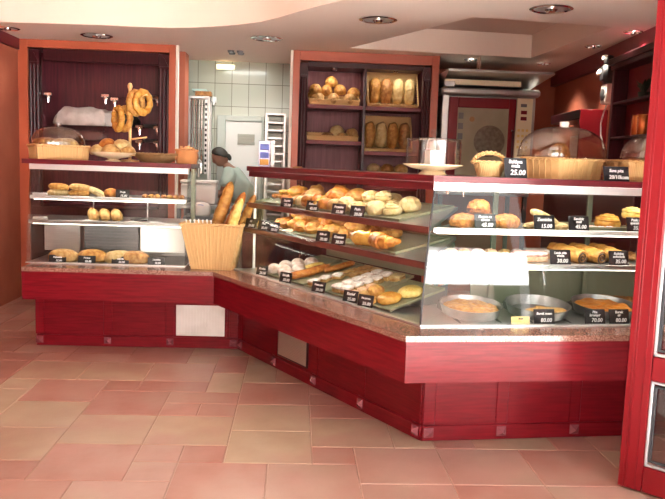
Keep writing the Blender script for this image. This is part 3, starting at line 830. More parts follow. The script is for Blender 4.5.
# middle shelf
c2 = 0
rnd = random.Random(11)
spots = [(.50, .10), (.55, .19), (.60, .26), (.62, .12), (.67, .20), (.73, .27), (.72, .11), (.78, .19), (.84, .27), (.86, .11), (.90, .20), (.96, .28), (.97, .12), (1.02, .20), (1.08, .12), (1.11, .22), (1.07, .30), (1.19, .13), (1.21, .22), (1.17, .31), (1.29, .15), (1.31, .24), (1.40, .30)]
mk = ['orange_crust', 'glaze', 'orange_crust', 'golden', 'glaze', 'orange_crust']
rows = {0: [], 1: [], 2: []}
for i, (u, v) in enumerate(spots): rows[0 if v < .16 else 1 if v < .245 else 2].append(i)
for i, (u, v) in enumerate(spots):
    m_ = mk[i % 6] if u < 1.0 else ['orange_crust', 'brown', 'golden'][i % 3]
    key = ('puff:' if i % 2 else 'puffb:')+m_
    lab = {'orange_crust': 'orange-brown', 'glaze': 'shiny yellow', 'golden': 'golden', 'brown': 'dark brown'}[m_]
    rw = [k for k in rows if i in rows[k]][0]
    pd(2, 'puff_pastry', key, u, v, '%s puff in the %s row of the diagonal middle-shelf heap, %s from left' % (lab, ['front', 'centre', 'back'][rw], ORD[rows[rw].index(i)]), 'puff pastry', rz=rnd.uniform(0, 360), s=rnd.uniform(1.3, 1.6), group='puff pastries on the middle shelf')
for i, (u, v) in enumerate([(.60, .17), (.74, .18), (.93, .16), (1.06, .19), (.84, .21)]):
    pd(2, 'puff_pastry', 'puffb:'+['glaze', 'golden', 'orange_crust', 'brown', 'glaze'][i], u, v, 'puff lying on top of the diagonal middle-shelf heap, %s from the left' % ORD[i], 'puff pastry', rz=rnd.uniform(0, 360), up=.055, s=1.4, group='puff pastries on the middle shelf')
for i in range(9):
    u, v = .58+.098*i, [.235, .14, .26][i % 3]
    pd(2, 'puff_pastry', ('puff:', 'puffb:')[i % 2]+['orange_crust', 'glaze', 'brown', 'golden'][i % 4], u, v, 'puff in the second layer of the diagonal middle-shelf heap, %s from the left' % ORD[i], 'puff pastry', rz=rnd.uniform(0, 360), up=.045+.02*(v > .2), s=1.35, group='puff pastries on the middle shelf')
pd(2, 'croissant', 'croissant:glaze', 1.485, .105, 'golden croissant left of two at the right end of the middle shelf', 'croissant', rz=20, s=1.6)
pd(2, 'croissant', 'croissant:orange_crust', 1.66, .105, 'browner croissant at the very right of the middle shelf, with a torn end', 'croissant', rz=-15, s=1.6)
pd(2, 'croissant', 'croissant:golden', 1.46, .24, 'small golden croissant lying behind the other two croissants', 'croissant', rz=70, s=1.1)
pd(2, 'flaky_slice', 'crumbs:peach', .655, .045, 'flaky pale slice at the shelf front between two price cards', 'pastry', s=.75)
# top shelf
for i in range(5):
    pd(1, 'puff_stick', 'stick:'+['orange_crust', 'golden', 'glaze', 'golden', 'orange_crust'][i], .27+.085*i, .20+.01*(i % 2), 'folded puff stick at the left end of the top shelf, %s from the left' % ORD[i], 'pastry', rz=18+8*i, s=1.1, group='folded puff sticks')
pd(1, 'puff_stick', 'stick:glaze', .40, .17, 'shiny puff stick lying across the others at the left of the top shelf', 'pastry', rz=5, up=.036, s=1.15)
pd(1, 'puff_pastry', 'puff:orange_crust', .50, .10, 'dark orange puff in front of the puff sticks on the top shelf', 'puff pastry', s=1.1)
pd(1, 'puff_pastry', 'puffb:golden', .60, .13, 'golden puff beside the first price card of the top shelf', 'puff pastry', s=1.1)
pd(1, 'salad_roll', 'sandwich:tan', .70, .20, 'filled roll with green lettuce, behind the first top-shelf price card', 'sandwich', s=1.0)
pd(1, 'pale_bun', 'bun:cream', .715, .095, 'pale cream bun between the first two top-shelf price cards', 'bun', s=1.0)
pd(1, 'croissant', 'croissant:orange_crust', .87, .14, 'large brown croissant in the middle of the top shelf', 'croissant', rz=10, s=1.6)
pd(1, 'salad_roll', 'sandwich:orange_crust', 1.02, .19, 'large orange-crusted sandwich with lettuce, left of two on the top shelf', 'sandwich', s=1.3)
pd(1, 'salad_roll', 'sandwich:golden', 1.17, .22, 'large sandwich with lettuce showing, right of two on the top shelf', 'sandwich', s=1.2)
pd(1, 'round_bun', 'bun:orange_crust', 1.02, .08, 'orange bun in front of the large orange-crusted sandwich', 'bun', s=1.1)
pd(1, 'round_bun', 'bun:tan', 1.12, .085, 'tan bun in front of the two large sandwiches', 'bun', s=1.1)
pd(1, 'round_bun', 'bigbun:pale', 1.22, .10, 'large pale bun behind the third top-shelf price card', 'bun', s=.9)
for i, (u, v, m_, up) in enumerate([(.33, .27, 'glaze', .0), (.55, .24, 'orange_crust', .0), (.60, .28, 'golden', .03), (.80, .27, 'glaze', .0), (.90, .26, 'orange_crust', .045), (.78, .12, 'orange_crust', .0), (.95, .09, 'glaze', .0), (1.10, .30, 'golden', .0), (1.27, .26, 'golden', .0), (.48, .19, 'glaze', .035)]):
    pd(1, 'puff_pastry', ('puff:', 'puffb:')[i % 2]+m_, u, v, '%s puff tucked among the filled rolls of the top shelf, %s from the left' % ({'glaze': 'shiny yellow', 'orange_crust': 'orange', 'golden': 'golden'}[m_], ORD[sorted([.33, .55, .60, .80, .90, .78, .95, 1.10, 1.27, .48]).index(u)]), 'puff pastry', rz=i*77, up=up, s=1.35, group='puffs on the diagonal case top shelf')
for i, (u, v, m_, kk) in enumerate([(1.33, .10, 'cream', 'snail'), (1.31, .22, 'cream', 'snail'), (1.41, .16, 'pale', 'snail'), (1.43, .27, 'pale', 'bun'), (1.50, .11, 'cream', 'bun'), (1.51, .21, 'cream', 'snail'), (1.61, .14, 'cream', 'snail'), (1.38, .33, 'cream', 'bun'), (1.63, .25, 'cream', 'ridged')]):
    pd(1, 'swirl_bun', kk+':'+m_, u, v, 'pale %s in the diagonal case top shelf cluster, %s' % ({'snail': 'swirled bun', 'bun': 'smooth bun', 'ridged': 'ridged bun'}[kk], ['front left', 'second row left', 'centre', 'back centre', 'front middle', 'second row right', 'front right', 'farthest back', 'rightmost'][i]), 'bun', rz=i*50, s=1.2, group='pale buns on the top shelf')
for i, (u, v) in enumerate([(1.36, .17), (1.46, .19)]):
    pd(1, 'swirl_bun', 'snail:cream', u, v, 'pale swirled bun resting on top of the cluster, %s of two' % ['left', 'right'][i], 'bun', rz=i*80, up=.06, s=1.1, group='pale buns on the top shelf')
# price cards of the middle case
for i, (u, t, pr) in enumerate([(.46, 'Krofna', '20.00'), (.78, 'Strudla', '35.00'), (1.175, 'Posna pita', '30.00'), (1.51, 'Kuglof', '25.00'), (1.655, 'Pita jabuka', '25.00')]):
    price_card('D', u, -.068, .6325, t, pr, 'black price card on the diagonal case deck, '+['beside the sugared doughnuts', 'in front of the long strudel', 'left of the white sugar squares', 'second from the corner', 'nearest the corner'][i], w=.10, h=.068, yaw=R_(20))
for i, (u, t, pr) in enumerate([(.20, 'Sir', '20.00'), (.39, 'Pica', '30.00'), (.53, 'Lisnato', '30.00'), (1.14, 'Kifla sir', '30.00'), (1.31, 'Kroasan', '30.00')]):
    price_card('D', u, -.026, .9355, t, pr, 'black price card, diagonal case middle shelf, '+['leftmost, by the white post', 'second from the left', 'third from the left, before the yellow puffs', 'left of the two by the croissants', 'right of the two by the croissants'][i], w=.10, h=.070, yaw=R_(20))
for i, (u, t, pr) in enumerate([(.64, 'Stapici', '25.00'), (.96, 'Sendvic', '45.00'), (1.25, 'Pogacica', '15.00'), (1.44, 'Puzic', '20.00')]):
    price_card('D', u, .008, 1.1105, t, pr, 'black price card, diagonal case top shelf, '+['leftmost of four', 'second of four', 'third of four', 'rightmost of four'][i], w=.10, h=.068, yaw=R_(20))
tag(MB().lathe([(0, 0), (.014, 0), (.016, .01), (.012, .04), (.005, .055), (0, .056)], 14).build('cream_pot', M['yellow'], None, at('D', .30, -.005, dz(2, -.005)+.001)), 'tiny yellow pot standing between the leftmost price cards', 'pot')

# ---- right case
def pr(z, name, key, u, v, label, cat, **k): return put(name, key, 'R', u, v, z, label, cat, **k)
Z1, Z2, Z0 = 1.1105, .9355, .632
for i, (u, v, up, rz, kk) in enumerate([(.20, .10, 0, 20, 'pile'), (.33, .12, 0, 100, 'pile'), (.44, .12, 0, 10, 'pile'), (.30, .16, .072, 60, 'pile'), (.38, .22, 0, 0, 'puff')]):
    pr(Z1+up, 'cheese_pastry', kk+':orange_crust', u, v, 'large orange-brown knobbly pastry on the right case top shelf, '+['left behind the price card', 'in the middle of the heap', 'right end of the heap', 'on top of the heap', 'small one at the back'][i], 'pastry', rz=rz, s=.95 if kk == 'pile' else 1.2, group='knobbly pastries')
pr(Z1, 'pale_roll', 'finger:pale', .585, .10, 'pale oval roll at the left, partly behind its price card', 'bread roll', rz=20, s=.8)
pr(Z1, 'pale_roll', 'finger:pale', .70, .09, 'pale oval roll at the right of its price card', 'bread roll', rz=-40, s=.85)
pr(Z1+.045, 'pale_roll', 'finger:pale', .635, .10, 'pale oval roll resting tilted on top of two others', 'bread roll', rz=-15, roll=25, s=.95)
tray_obj('R', .78, 1.14, .05, .34, 1.1108, 'pale green tray on the top shelf of the right case, behind the pink flaky slices', 0, .02)
pr(Z1+.0025, 'flaky_slice', 'crumbs:pink', .885, .105, 'pink and white flaky slice at the front of the green tray', 'pastry', s=.9)
pr(Z1+.0025, 'flaky_slice', 'crumbs:pink', 1.0, .105, 'pink and white flaky slice beside the swirl buns', 'pastry', s=.8)
pr(Z1+.0025, 'swirl_bun', 'snail:glaze', 1.06, .20, 'yellow swirl bun standing on the green tray left of the last price card', 'bun', s=1.5)
pr(Z1, 'swirl_bun', 'snail:glaze', 1.22, .14, 'yellow swirl bun behind the last top-shelf price card', 'bun', s=1.6)
pr(Z1+.06, 'swirl_bun', 'snail:yellow', 1.19, .18, 'yellow swirl bun lying on top of the one by the door', 'bun', s=1.2)
for i in range(6):
    pr(Z2, 'walnut_cake', 'ball:'+['peach', 'tan', 'sugar'][i % 3], .175+.075*i, .20+.01*(i % 2), 'small %s round cake, right case middle shelf row, %s from left' % (['peach', 'brown', 'white sugared'][i % 3], ORD[i]), 'small cake', s=.95, group='small round cakes in a row')
pr(Z2, 'fruit_cake', 'cakeblock:pink', .575, .11, 'pink-topped cake block on the middle shelf of the right case', 'cake', rz=4)
pr(Z2, 'fruit_cake', 'cakeblock:sugar', .70, .24, 'white-topped cake block at the back of the middle shelf', 'cake', rz=8)
for i in range(3):
    pr(Z2, 'chocolate_roll', 'roll:golden', .80+.115*i, .14, 'golden roll with chocolate swirl at its end, '+['left', 'middle', 'right'][i]+' of the three side by side', 'pastry roll', rz=24-3*i, s=1.3, tilt=8, group='golden rolls with chocolate filling')
for i in range(4):
    pr(Z2, 'seeded_stick', 'stick:brown', 1.14+.04*i, .17+.05*i, 'dark seeded stick at the door end of the middle shelf, %s from the front' % ORD[i], 'pastry', rz=-30, s=1.1, group='dark seeded sticks')
# pies in round tins
def pan(u, v, rp, label, plabel, mk, rot=0, hole=False):
    x, y, z = at('R', u, v, .6328+(v+.04)*math.tan(R_(6)))
    er = (Matrix.Rotation(AR, 4, 'Z') @ Matrix.Rotation(R_(6), 4, 'X')).to_euler()
    b = MB(); t = .0015
    b.lathe([(0, 0), (rp*.90, 0), (rp, .048), (rp+.004, .049), (rp+.004, .052), (rp-.002, .052), (rp*.90-t, t), (0, t)], 44)
    r = tag(b.build('round_tin', M['pan'], None, (x, y, z), er), label, 'baking tin', 'round baking tins')
    c = MB()
    n = nz(20+u, 5, .5)
    ri = rp*.88
    rings = [(0, .022)]
    vs = []; fs = []
    NR, NS = 10, 44
    lim = 2*PI if not hole else .75*PI
    for a in range(NS+1):
        for q in range(NR+1):
            ph = rot+lim*a/NS; rr = ri*q/NR
            X, Y = rr*math.cos(ph), rr*math.sin(ph)
            zz = .034+.008*noise.noise(Vector((X*40, Y*40, u*9)))+.004*math.sin(ph*8)*(q/NR) - (.006 if q == NR else 0)
            vs.append((X, Y, zz))
    n0 = len(vs)
    vs += [(p[0], p[1], .0005) for p in vs]
    W = NR+1
    for a in range(NS):
        for q in range(NR):
            i0 = a*W+q
            fs.append((i0, i0+1, i0+W+1, i0+W)); fs.append((n0+i0, n0+i0+W, n0+i0+W+1, n0+i0+1))
        i0 = a*W+NR
        fs.append((i0, n0+i0, n0+i0+W, i0+W))
    if hole:
        for a in (0, NS):
            for q in range(NR):
                i0 = a*W+q; f = (i0, n0+i0, n0+i0+1, i0+1); fs.append(f if a else f[::-1])
    c._add(vs, fs)
    tag(c.build('pie', M[mk], None, (x, y, z+.0025), er), plabel, 'pie')
pan(.275, .13, .165, 'round tin at the left, with a pale golden pie', 'pale golden pie in the leftmost round tin', 'golden', 0.4)
pan(.655, .14, .172, 'round tin in the middle, mostly empty', 'leftover part of a pie in the middle, mostly empty tin', 'tan', -2.6, True)
pan(1.045, .15, .172, 'round tin at the right, full of dark brown pie', 'dark brown baked pie filling the right-hand round tin', 'pie')
tray_obj('R', 1.10, 1.55, .335, .56, .632, 'tray at the back right of the deck with a long loaf', 0, .03)
pr(.636, 'filled_loaf', 'strudel:brown', 1.30, .43, 'long brown filled loaf on the rear tray at the right of the deck', 'strudel', rz=-25, s=1.1)
cards = [(.285, .006, Z1, 'Pogaca sa\nsirom', '45.00', 'in front of the knobbly orange pastries'), (.605, .006, Z1, 'Zemicka', '15.00', 'before the pale oval rolls'), (.795, .006, Z1, 'Sendvic\nmali', '45.00', 'standing alone between rolls and pink slices'), (1.12, .006, Z1, 'Puzic sa\nspanatom', '35.00', 'before the yellow swirl buns'),
         (.69, -.027, Z2, 'Lenja pita\nvocna', '30.00', 'right of the pink-topped cake'), (1.015, -.027, Z2, 'Rolnica\ncokolada', '35.00', 'before the rightmost chocolate roll'), (1.17, -.027, Z2, 'Stapic\nsusam', '30.00', 'before the dark seeded sticks'),
         (.605, -.066, Z0, 'Burek meso', '80.00', 'before the mostly empty round tin'), (.885, -.066, Z0, 'Pita\nkrompir', '70.00', 'left of two before the dark pie'), (1.02, -.066, Z0, 'Burek\nsir', '80.00', 'right of two before the dark pie')]
for u, v, z, t, p_, lb in cards:
    price_card('R', u, v, z, t, p_, 'black price card in the right case, '+lb, w=.115, h=.078, yaw=R_(2))
price_card('R', .475, -.066, Z0, '70.00', '', 'yellow price card on the deck left of the mostly empty tin', w=.10, h=.04, m='ycard', ink='ink')

# ---- left case
def pl_(z, name, key, u, v, label, cat, **k): return put(name, key, 'L', u, v, z, label, cat, **k)
for i, (u, up, mk_, rz, roll) in enumerate([(.13, 0, 'pale', 8, 0), (.135, .044, 'golden', -6, 4), (.285, 0, 'golden', 6, 0), (.29, .044, 'tan', 10, 5), (.41, .012, 'cream', -14, 24)]):
    pl_(Z1+up, 'finger_roll', 'finger:'+mk_, u, .11, 'pale finger roll on the left case top shelf, '+['bottom of the leftmost pair', 'top of the leftmost pair', 'bottom of the second pair', 'top of the second pair', 'leaning alone right of the pairs'][i], 'bread roll', rz=rz, roll=roll, s=.92, sz=1.05, group='pale finger rolls')
pl_(Z1, 'orange_roll', 'bun:orange_crust', .52, .10, 'orange-brown roll left of the card on the left case top shelf', 'bread roll', s=1.0)
for i in range(7):
    pl_(Z1, 'mini_pastry', ('puff:' if i % 2 else 'ball:')+('glaze' if i in (1, 2, 4) else 'orange_crust'), .77+.045*i, .10+.012*(i % 2), 'small orange pastry in the row right of the card, %s from the left' % ORD[i], 'small pastry', rz=i*40, s=.55, group='small orange pastries in a row')
for i in range(3):
    pl_(Z2, 'striped_roll', 'hornroll:tan', .40+.085*i, .11, 'striped oval roll on the left case middle shelf, '+['left', 'middle', 'right'][i]+' of three', 'bread roll', rz=20, roll=-18, s=1.2, sz=1.2, group='striped oval rolls')
for i in range(3):
    b = MB(); b.prism([(0, 0), (.10, .01), (.05, .09)], 0, .0015); b.prism([(.02, .005), (.08, .02), (.03, .10)], .0016, .003)
    o = b.build('paper_napkin', M['paper'], None, at('L', [.33, .64, .82][i], .012, .9357)); o.rotation_euler = (0, 0, [.3, -.2, .5][i])
    tag(o, 'folded white paper napkin on the left case middle shelf, '+['left of the striped rolls', 'right of the striped rolls', 'farthest right near the glass end'][i], 'napkin', 'white paper napkins')
b = MB(); b.tube([(0, 0, .012), (.03, 0, .014), (.06, .015, .013), (.09, .015, .012)], .009, 8); b.tube([(.0, .0, .012), (-.03, .01, .012)], .006, 8)
tag(b.build('serving_tongs', M['black'], None, at('L', .70, .06, .9365)), 'small black tongs lying right of the striped rolls', 'tongs')
for i in range(4):
    r = pl_(.634, 'split_loaf', 'flatloaf:'+['tan', 'golden', 'pale', 'golden'][i], (.20+.205*i if i < 3 else .715), .0 if i != 1 else .02, 'split oval loaf on the deck of the left case, %s from the left' % ORD[i], 'loaf', rz=-4+3*i, s=.98, sz=1.15, group='split oval loaves')
for i, u in enumerate([.175, .385, .625, .885]):
    price_card('L', u, -.067, .632, ['Kajzerica', 'Pogaca', 'Lepinja', 'Zemicka'][i], ['12.00', '25.00', '20.00', '10.00'][i], 'black price card low in the left case, '+['leftmost of four', 'second of four', 'third of four', 'rightmost, with no loaf behind it'][i], w=.125, h=.056)
price_card('L', .625, .004, 1.1105, 'Proja', '15.00', 'black price card on the top shelf of the left case', w=.10, h=.062)

# ------------------------------------------------------------------ on the case tops
def hollow_box(b, w0, d0, w1, d1, h, t=.008):
    """flared open basket, foot w0 x d0, rim w1 x d1, centred"""
    def ring(w, d, z): return [(-w/2, -d/2, z), (w/2, -d/2, z), (w/2, d/2, z), (-w/2, d/2, z)]
    N = 8
    rows = []
    for k in range(N+1):
        f = k/N; rows.append(ring(w0+(w1-w0)*f, d0+(d1-d0)*f, h*f))
    for k in range(N, -1, -1):
        f = max(k/N, t/h); rows.append(ring(w0+(w1-w0)*f-2*t, d0+(d1-d0)*f-2*t, h*f if k else t))
    vs = [p for r in rows for p in r]; fs = [(3, 2, 1, 0)]
    for a in range(len(rows)-1):
        for k in range(4):
            k2 = (k+1) % 4; fs.append((a*4+k, a*4+k2, a*4+4+k2, a*4+4+k))
    e = (len(rows)-1)*4; fs.append((e, e+1, e+2, e+3))
    b._add(vs, fs)
def braid(path, r, closed=True):
    """two intertwined strands along a path"""
    P = [Vector(p) for p in path]; out = []
    dense = []
    n = len(P); m = n if closed else n-1
    for i in range(m):
        a, c = P[i], P[(i+1) % n]; L = max(2, int((c-a).length/.008))
        for k in range(L): dense.append(a.lerp(c, k/L))
    if not closed: dense.append(P[-1])
    for ph in (0, PI):
        q = []
        for i, p in enumerate(dense):
            t = (dense[(i+1) % len(dense)]-dense[i-1]) if closed or 0 < i < len(dense)-1 else (dense[1]-dense[0] if i == 0 else dense[-1]-dense[-2])
            t.normalize(); up = Vector((0, 0, 1)) if abs(t.z) < .8 else Vector((1, 0, 0))
            s_ = t.cross(up).normalized(); u_ = s_.cross(t)
            q.append(p+s_*(r*math.cos(i*.9+ph))+u_*(r*math.sin(i*.9+ph)))
        out.append(q)
    return out
def wicker_tray(label, loc, rz, w, d, h, m='wicker', lid=None, hd=.14, group=None):
    r = thing('wicker_tray', label, 'basket', loc, rz, group)
    b = MB(); hollow_box(b, w*.93, d*.93, w, d, h); b.build('basket', M[m], r)
    b = MB()
    for q in braid([(-w/2, -d/2, h), (w/2, -d/2, h), (w/2, d/2, h), (-w/2, d/2, h)], .005): b.tube(q, .0055, 6, closed=True)
    b.build('rim', M[m], r)
    b = MB()
    for sy in (-1, 1):
        n = int(w/.04)
        for k in range(n+1):
            x = (k/n-.5)*w*.97; b.tube([(x*.96, sy*(d*.465+.003), .003), (x, sy*(d*.5+.003), h)], .0035, 5)
    for sx in (-1, 1):
        n = int(d/.04)
        for k in range(1, n):
            y = (k/n-.5)*d*.97; b.tube([(sx*(w*.465+.003), y*.96, .003), (sx*(w*.5+.003), y, h)], .0035, 5)
    b.build('stakes', M[m], r)
    return r
def dome_lid(label, loc, rz, w, d, h, knob=True, group=None):
    """clear plastic roll-top style dome"""
    r = thing('dome_cover', label, 'cover', loc, rz, group)
    b = MB(); NU, NV = 40, 12; vs = []; fs = []
    for t in (0, .003):
        for j in range(NV+1):
            th = PI/2*j/NV
            for i in range(NU):
                ph = 2*PI*i/NU; e = .62+.38*(j/NV)
                cx, cy = math.cos(ph), math.sin(ph)
                X = math.copysign(abs(cx)**.72, cx)*(w/2-t)*math.cos(th)**.75; Y = math.copysign(abs(cy)**.72, cy)*(d/2-t)*math.cos(th)**.75
                vs.append((X, Y, (h-t)*math.sin(th)**.9))
    o = (NV+1)*NU
    for j in range(NV):
        for i in range(NU):
            i2 = (i+1) % NU
            fs.append((j*NU+i, j*NU+i2, (j+1)*NU+i2, (j+1)*NU+i)); fs.append((o+j*NU+i, o+(j+1)*NU+i, o+(j+1)*NU+i2, o+j*NU+i2))
    for i in range(NU): fs.append((i, o+i, o+(i+1) % NU, (i+1) % NU))
    b._add(vs, fs); b.build('dome', M['plastic'], r)
    b = MB(); b.tube([(math.copysign(abs(math.cos(a))**.72, math.cos(a))*w/2, math.copysign(abs(math.sin(a))**.72, math.sin(a))*d/2, .002) for a in [2*PI*i/60 for i in range(60)]], .004, 6, closed=True)
    b.build('dome_rim', M['plastic'], r)
    if knob:
        b = MB(); b.lathe([(0, h-.004), (.024, h-.003), (.026, h+.022), (.022, h+.026), (0, h+.026)], 20); b.build('knob', M['white'] if knob == 'w' else M['plastic'], r)
    return r
ZT = H_TOP
# left case top
x, y, _ = at('L', .10, .225)
wicker_tray('long pale wicker tray of loaves under a clear dome on the left glass case', (x, y, ZT), R_(30), .38, .32, .10, 'wicker_pale')
dome_lid('clear dome over the loaves in the pale wicker tray at the left', (x, y, ZT+.111), R_(30), .38, .31, .135)
for i, (du, dv, rz) in enumerate([(-.13, .03, 10), (.0, -.06, -8), (.12, .04, 14)]):
    put('loaf', 'flatloaf:'+['tan', 'golden', 'tan'][i], 'L', .10+du*.75, .225+dv*.8, ZT+.009, 'oval loaf under the dome in the left pale wicker tray, '+['left', 'front', 'right'][i], 'loaf', rz=rz, s=1.0, sz=1.5, group='loaves under the left dome')
for i, (du, dv, rz) in enumerate([(-.10, .0, 30), (.07, -.03, -20)]):
    put('loaf', 'flatloaf:'+['golden', 'pale'][i], 'L', .10+du*.8, .225+dv, ZT+.088, 'oval loaf lying on top of others under the left dome, '+['left', 'right'][i], 'loaf', rz=rz, s=.95, group='loaves under the left dome')
# pedestal bowl with buns
x, y, _ = at('L', .525, .15)
b = MB(); b.lathe([(0, 0), (.055, 0), (.058, .006), (.035, .014), (.05, .022), (.12, .034), (.175, .062), (.178, .066), (.170, .066), (.115, .042), (.045, .030), (0, .028)], 40)
tag(b.build('pedestal_bowl', M['ceramic'], None, (x, y, ZT)), 'cream ceramic bowl heaped with buns on the left glass case', 'bowl')
for i, (dx, dy, up, m_, sc) in enumerate([(-.085, -.01, .044, 'pale', .8), (.0, -.065, .042, 'tan', .85), (.085, -.01, .044, 'tan', .8), (.0, .07, .042, 'golden', .8), (-.035, .01, .088, 'orange_crust', .85), (.05, .005, .086, 'pale', .82)]):
    put('bread_bun', 'bigbun:'+m_, 'L', .525+dx*1.2, .15+dy*1.1, ZT+up, 'bun in the cream ceramic bowl, '+['left side', 'front middle', 'right side', 'at the back', 'top of the heap, orange-brown', 'top of the heap at the right, pale'][i], 'bun', rz=i*70, s=sc*1.15, sz=sc*1.0, group='buns in the ceramic bowl')
# wooden stand with bread rings
x, y, _ = at('L', .60, .36)
r = thing('ring_stand', 'wooden post stand carrying bread rings behind the bowl of buns', 'stand', (x, y, ZT), R_(-8))
b = MB(); b.lathe([(0, 0), (.07, 0), (.07, .012), (.02, .018), (0, .018)], 24); b.build('base', M['wood'], r)
b = MB(); b.lathe([(0, .016), (.011, .016), (.011, .545), (.017, .56), (.019, .575), (.013, .595), (0, .60)], 14); b.build('pole', M['wood'], r)
for z_, sx in ((.375, -1), (.50, 1), (.18, 1)):
    b = MB(); b.tube([(0, 0, z_-.01), (sx*.06, 0, z_), (sx*.135, 0, z_+.012)], .007, 8); b.build('peg', M['wood'], r)
def ring(du, z_, rz, m_, lb, s=1.0, roll=0):
    o = bpy.data.objects.new('bread_ring', bread_mesh('ring:'+m_)); C.objects.link(o)
    px, py, pz = x+du*math.cos(R_(-8)), y+du*math.sin(R_(-8)), ZT+z_
    o.location = (px, py, pz); o.rotation_euler = (Matrix.Rotation(R_(rz), 4, 'Z') @ Matrix.Rotation(R_(90), 4, 'Y')).to_euler(); o.scale = (s*1.22, s, s)
    tag(o, lb, 'bread ring', 'bread rings on the wooden stand')
ring(-.04, .327, 50, 'golden', 'bread ring on the lower left peg, nearest the post')
ring(-.095, .325, 40, 'glaze', 'bread ring on the lower left peg, at the outer end')
ring(.045, .45, -40, 'golden', 'bread ring on the upper right peg, nearest the post')
ring(.10, .455, -48, 'glaze', 'bread ring on the upper right peg, at the outer end')
# flat oblong and round baskets
def oval_basket(name, label, loc, rz, prof, sx, sy, m, handle=None):
    r = thing(name, label, 'basket', loc, rz)
    b = MB(); t = .007
    P = prof+[(q[0]-t, max(q[1], t)) for q in prof[::-1]]
    b.lathe([(0, 0)]+P+[(0, t)], 40, sx=sx, sy=sy); b.build('basket', M[m], r)
    R1, z1 = prof[-1]
    b = MB()
    for q in braid([(R1*sx*math.cos(2*PI*i/36), R1*sy*math.sin(2*PI*i/36), z1) for i in range(36)], .005): b.tube(q, .0055, 6, closed=True)
    b.build('rim', M[m], r)
    if handle:
        b = MB()
        for q in braid([(R1*sx*.93*math.cos(a), 0, z1+handle*math.sin(a)) for a in [PI*i/20 for i in range(21)]], .006, False): b.tube(q, .0065, 6)
        b.build('handle', M[m], r)
    return r
x, y, _ = at('L', .835, .20)
oval_basket('flat_basket', 'shallow brown oval wicker basket between the buns and the round basket', (x, y, ZT), 0, [(.10, 0), (.15, .03), (.19, .065)], 1.0, .55, 'wicker_brown')
x, y, _ = at('L', 1.06, .19)
oval_basket('round_basket', 'light orange round wicker basket at the right end of the left glass case', (x, y, ZT), 0, [(.075, 0), (.088, .05), (.080, .10)], 1.0, .85, 'wicker_orange')
b = MB()
rr = random.Random(8)
for k in range(26):
    a, q = rr.uniform(0, 2*PI), rr.uniform(0, .055)
    b.tube([(q*math.cos(a), q*math.sin(a)*.8, .008), (q*1.15*math.cos(a), q*math.sin(a), .10+rr.uniform(0, .035))], .011, 7)
tag(b.build('grissini', mat('grissini_crust', (.74, .36, .14), .5, col2=(.84, .48, .22), nscale=20), None, (x, y, ZT)), 'short orange breadsticks packed in the round wicker basket', 'breadsticks')['kind'] = 'stuff'

# right case tops
x, y, _ = at('R', .05, .20)
r = thing('cake_stand', 'cream cake stand under a clear fluted dome on the corner of the glass cases', 'cake stand', (x, y, ZT), 0)
b = MB(); b.lathe([(0, 0), (.072, 0), (.074, .005), (.056, .020), (.066, .026), (.11, .032), (.155, .050), (.157, .055), (.150, .056), (.10, .042), (0, .040)], 44); b.build('plate', M['ceramic'], r)
b = MB(); n = 72; prof = [(.140, .058), (.141, .12), (.139, .176), (.128, .185), (.06, .192), (0, .194)]; vs = []
def fl(rad, t, flute): return [rad*(1+(.012*math.cos(k*PI/2*1.0*2) if flute else 0)) for k in range(n)]
fs = []
for (pr_, dr, rev) in ((prof, 0, 0), ([(max(p_[0]-.003, 0), p_[1]-(.003 if p_[1] > .17 else 0)) for p_ in prof], 1, 1)):
    o0 = len(vs)
    for j, (rd, z_) in enumerate(pr_):
        for k in range(n):
            f_ = 1+(.014*(k % 2) if j < 3 else 0)
            vs.append((rd*f_*math.cos(2*PI*k/n), rd*f_*math.sin(2*PI*k/n), z_))
    for j in range(len(pr_)-1):
        for k in range(n):
            k2 = (k+1) % n; q = (o0+j*n+k, o0+j*n+k2, o0+(j+1)*n+k2, o0+(j+1)*n+k); fs.append(q[::-1] if rev else q)
b._add(vs, fs); b.build('dome', M['crystal'], r)
b = MB(); b.lathe([(0, .192), (.010, .193), (.008, .204), (.016, .214), (.018, .226), (.010, .236), (0, .238)], 18); b.build('knob', M['crystal'], r)
b = MB(); b.tube([(.139*math.cos(2*PI*i/48), .139*math.sin(2*PI*i/48), .181) for i in range(48)], .0035, 6, closed=True); b.build('dome_edge', M['crystal'], r)
b = MB(); b.prism([(-.038, -.05), (.038, -.05), (.043, .05), (-.033, .05)], 0, .085); b.box(-.024, .024, -.056, -.051, .01, .08, .001)
tag(b.build('glare_block', M['white'], None, (x+.005, y+.01, ZT+.0425), (0, 0, R_(10))), 'white block standing in for bright glare under the fluted cake dome', 'glare block')  # white block put in as the bright reflection of the dome
x, y, _ = at('R', .345, .16)
oval_basket('handled_basket', 'small honey wicker basket with an arched handle beside the cake stand', (x, y, ZT), R_(6), [(.062, 0), (.078, .045), (.092, .075)], 1.0, .75, 'wicker', .05)
price_card('R', .450, .05, ZT, 'Baklava\nmala', '25.00', 'black price card leaning by the handled basket on top of the right case', w=.125, h=.105, yaw=R_(3))
x, y, _ = at('R', .785, .235)
wicker_tray('large honey wicker tray under a big clear dome on the right glass case', (x, y, ZT), R_(6.2+24), .36, .26, .105, 'wicker', group=None)
dome_lid('big clear dome with white knob on the large wicker tray', (x, y, ZT+.116), R_(6.2+18), .49, .35, .165, 'w')
for i, (dx, dy) in enumerate([(-.06, .0), (.07, .03), (.0, .04)]):
    put('loaf', 'bigbun:'+['brown', 'dark', 'brown'][i], 'R', .785+dx, .235+dy, ZT+(.009 if i < 2 else .09), 'dark round loaf under the big clear dome, '+['left', 'right', 'on top'][i], 'loaf', rz=i*50, s=.85, sz=1.1, group='dark loaves under the big dome')
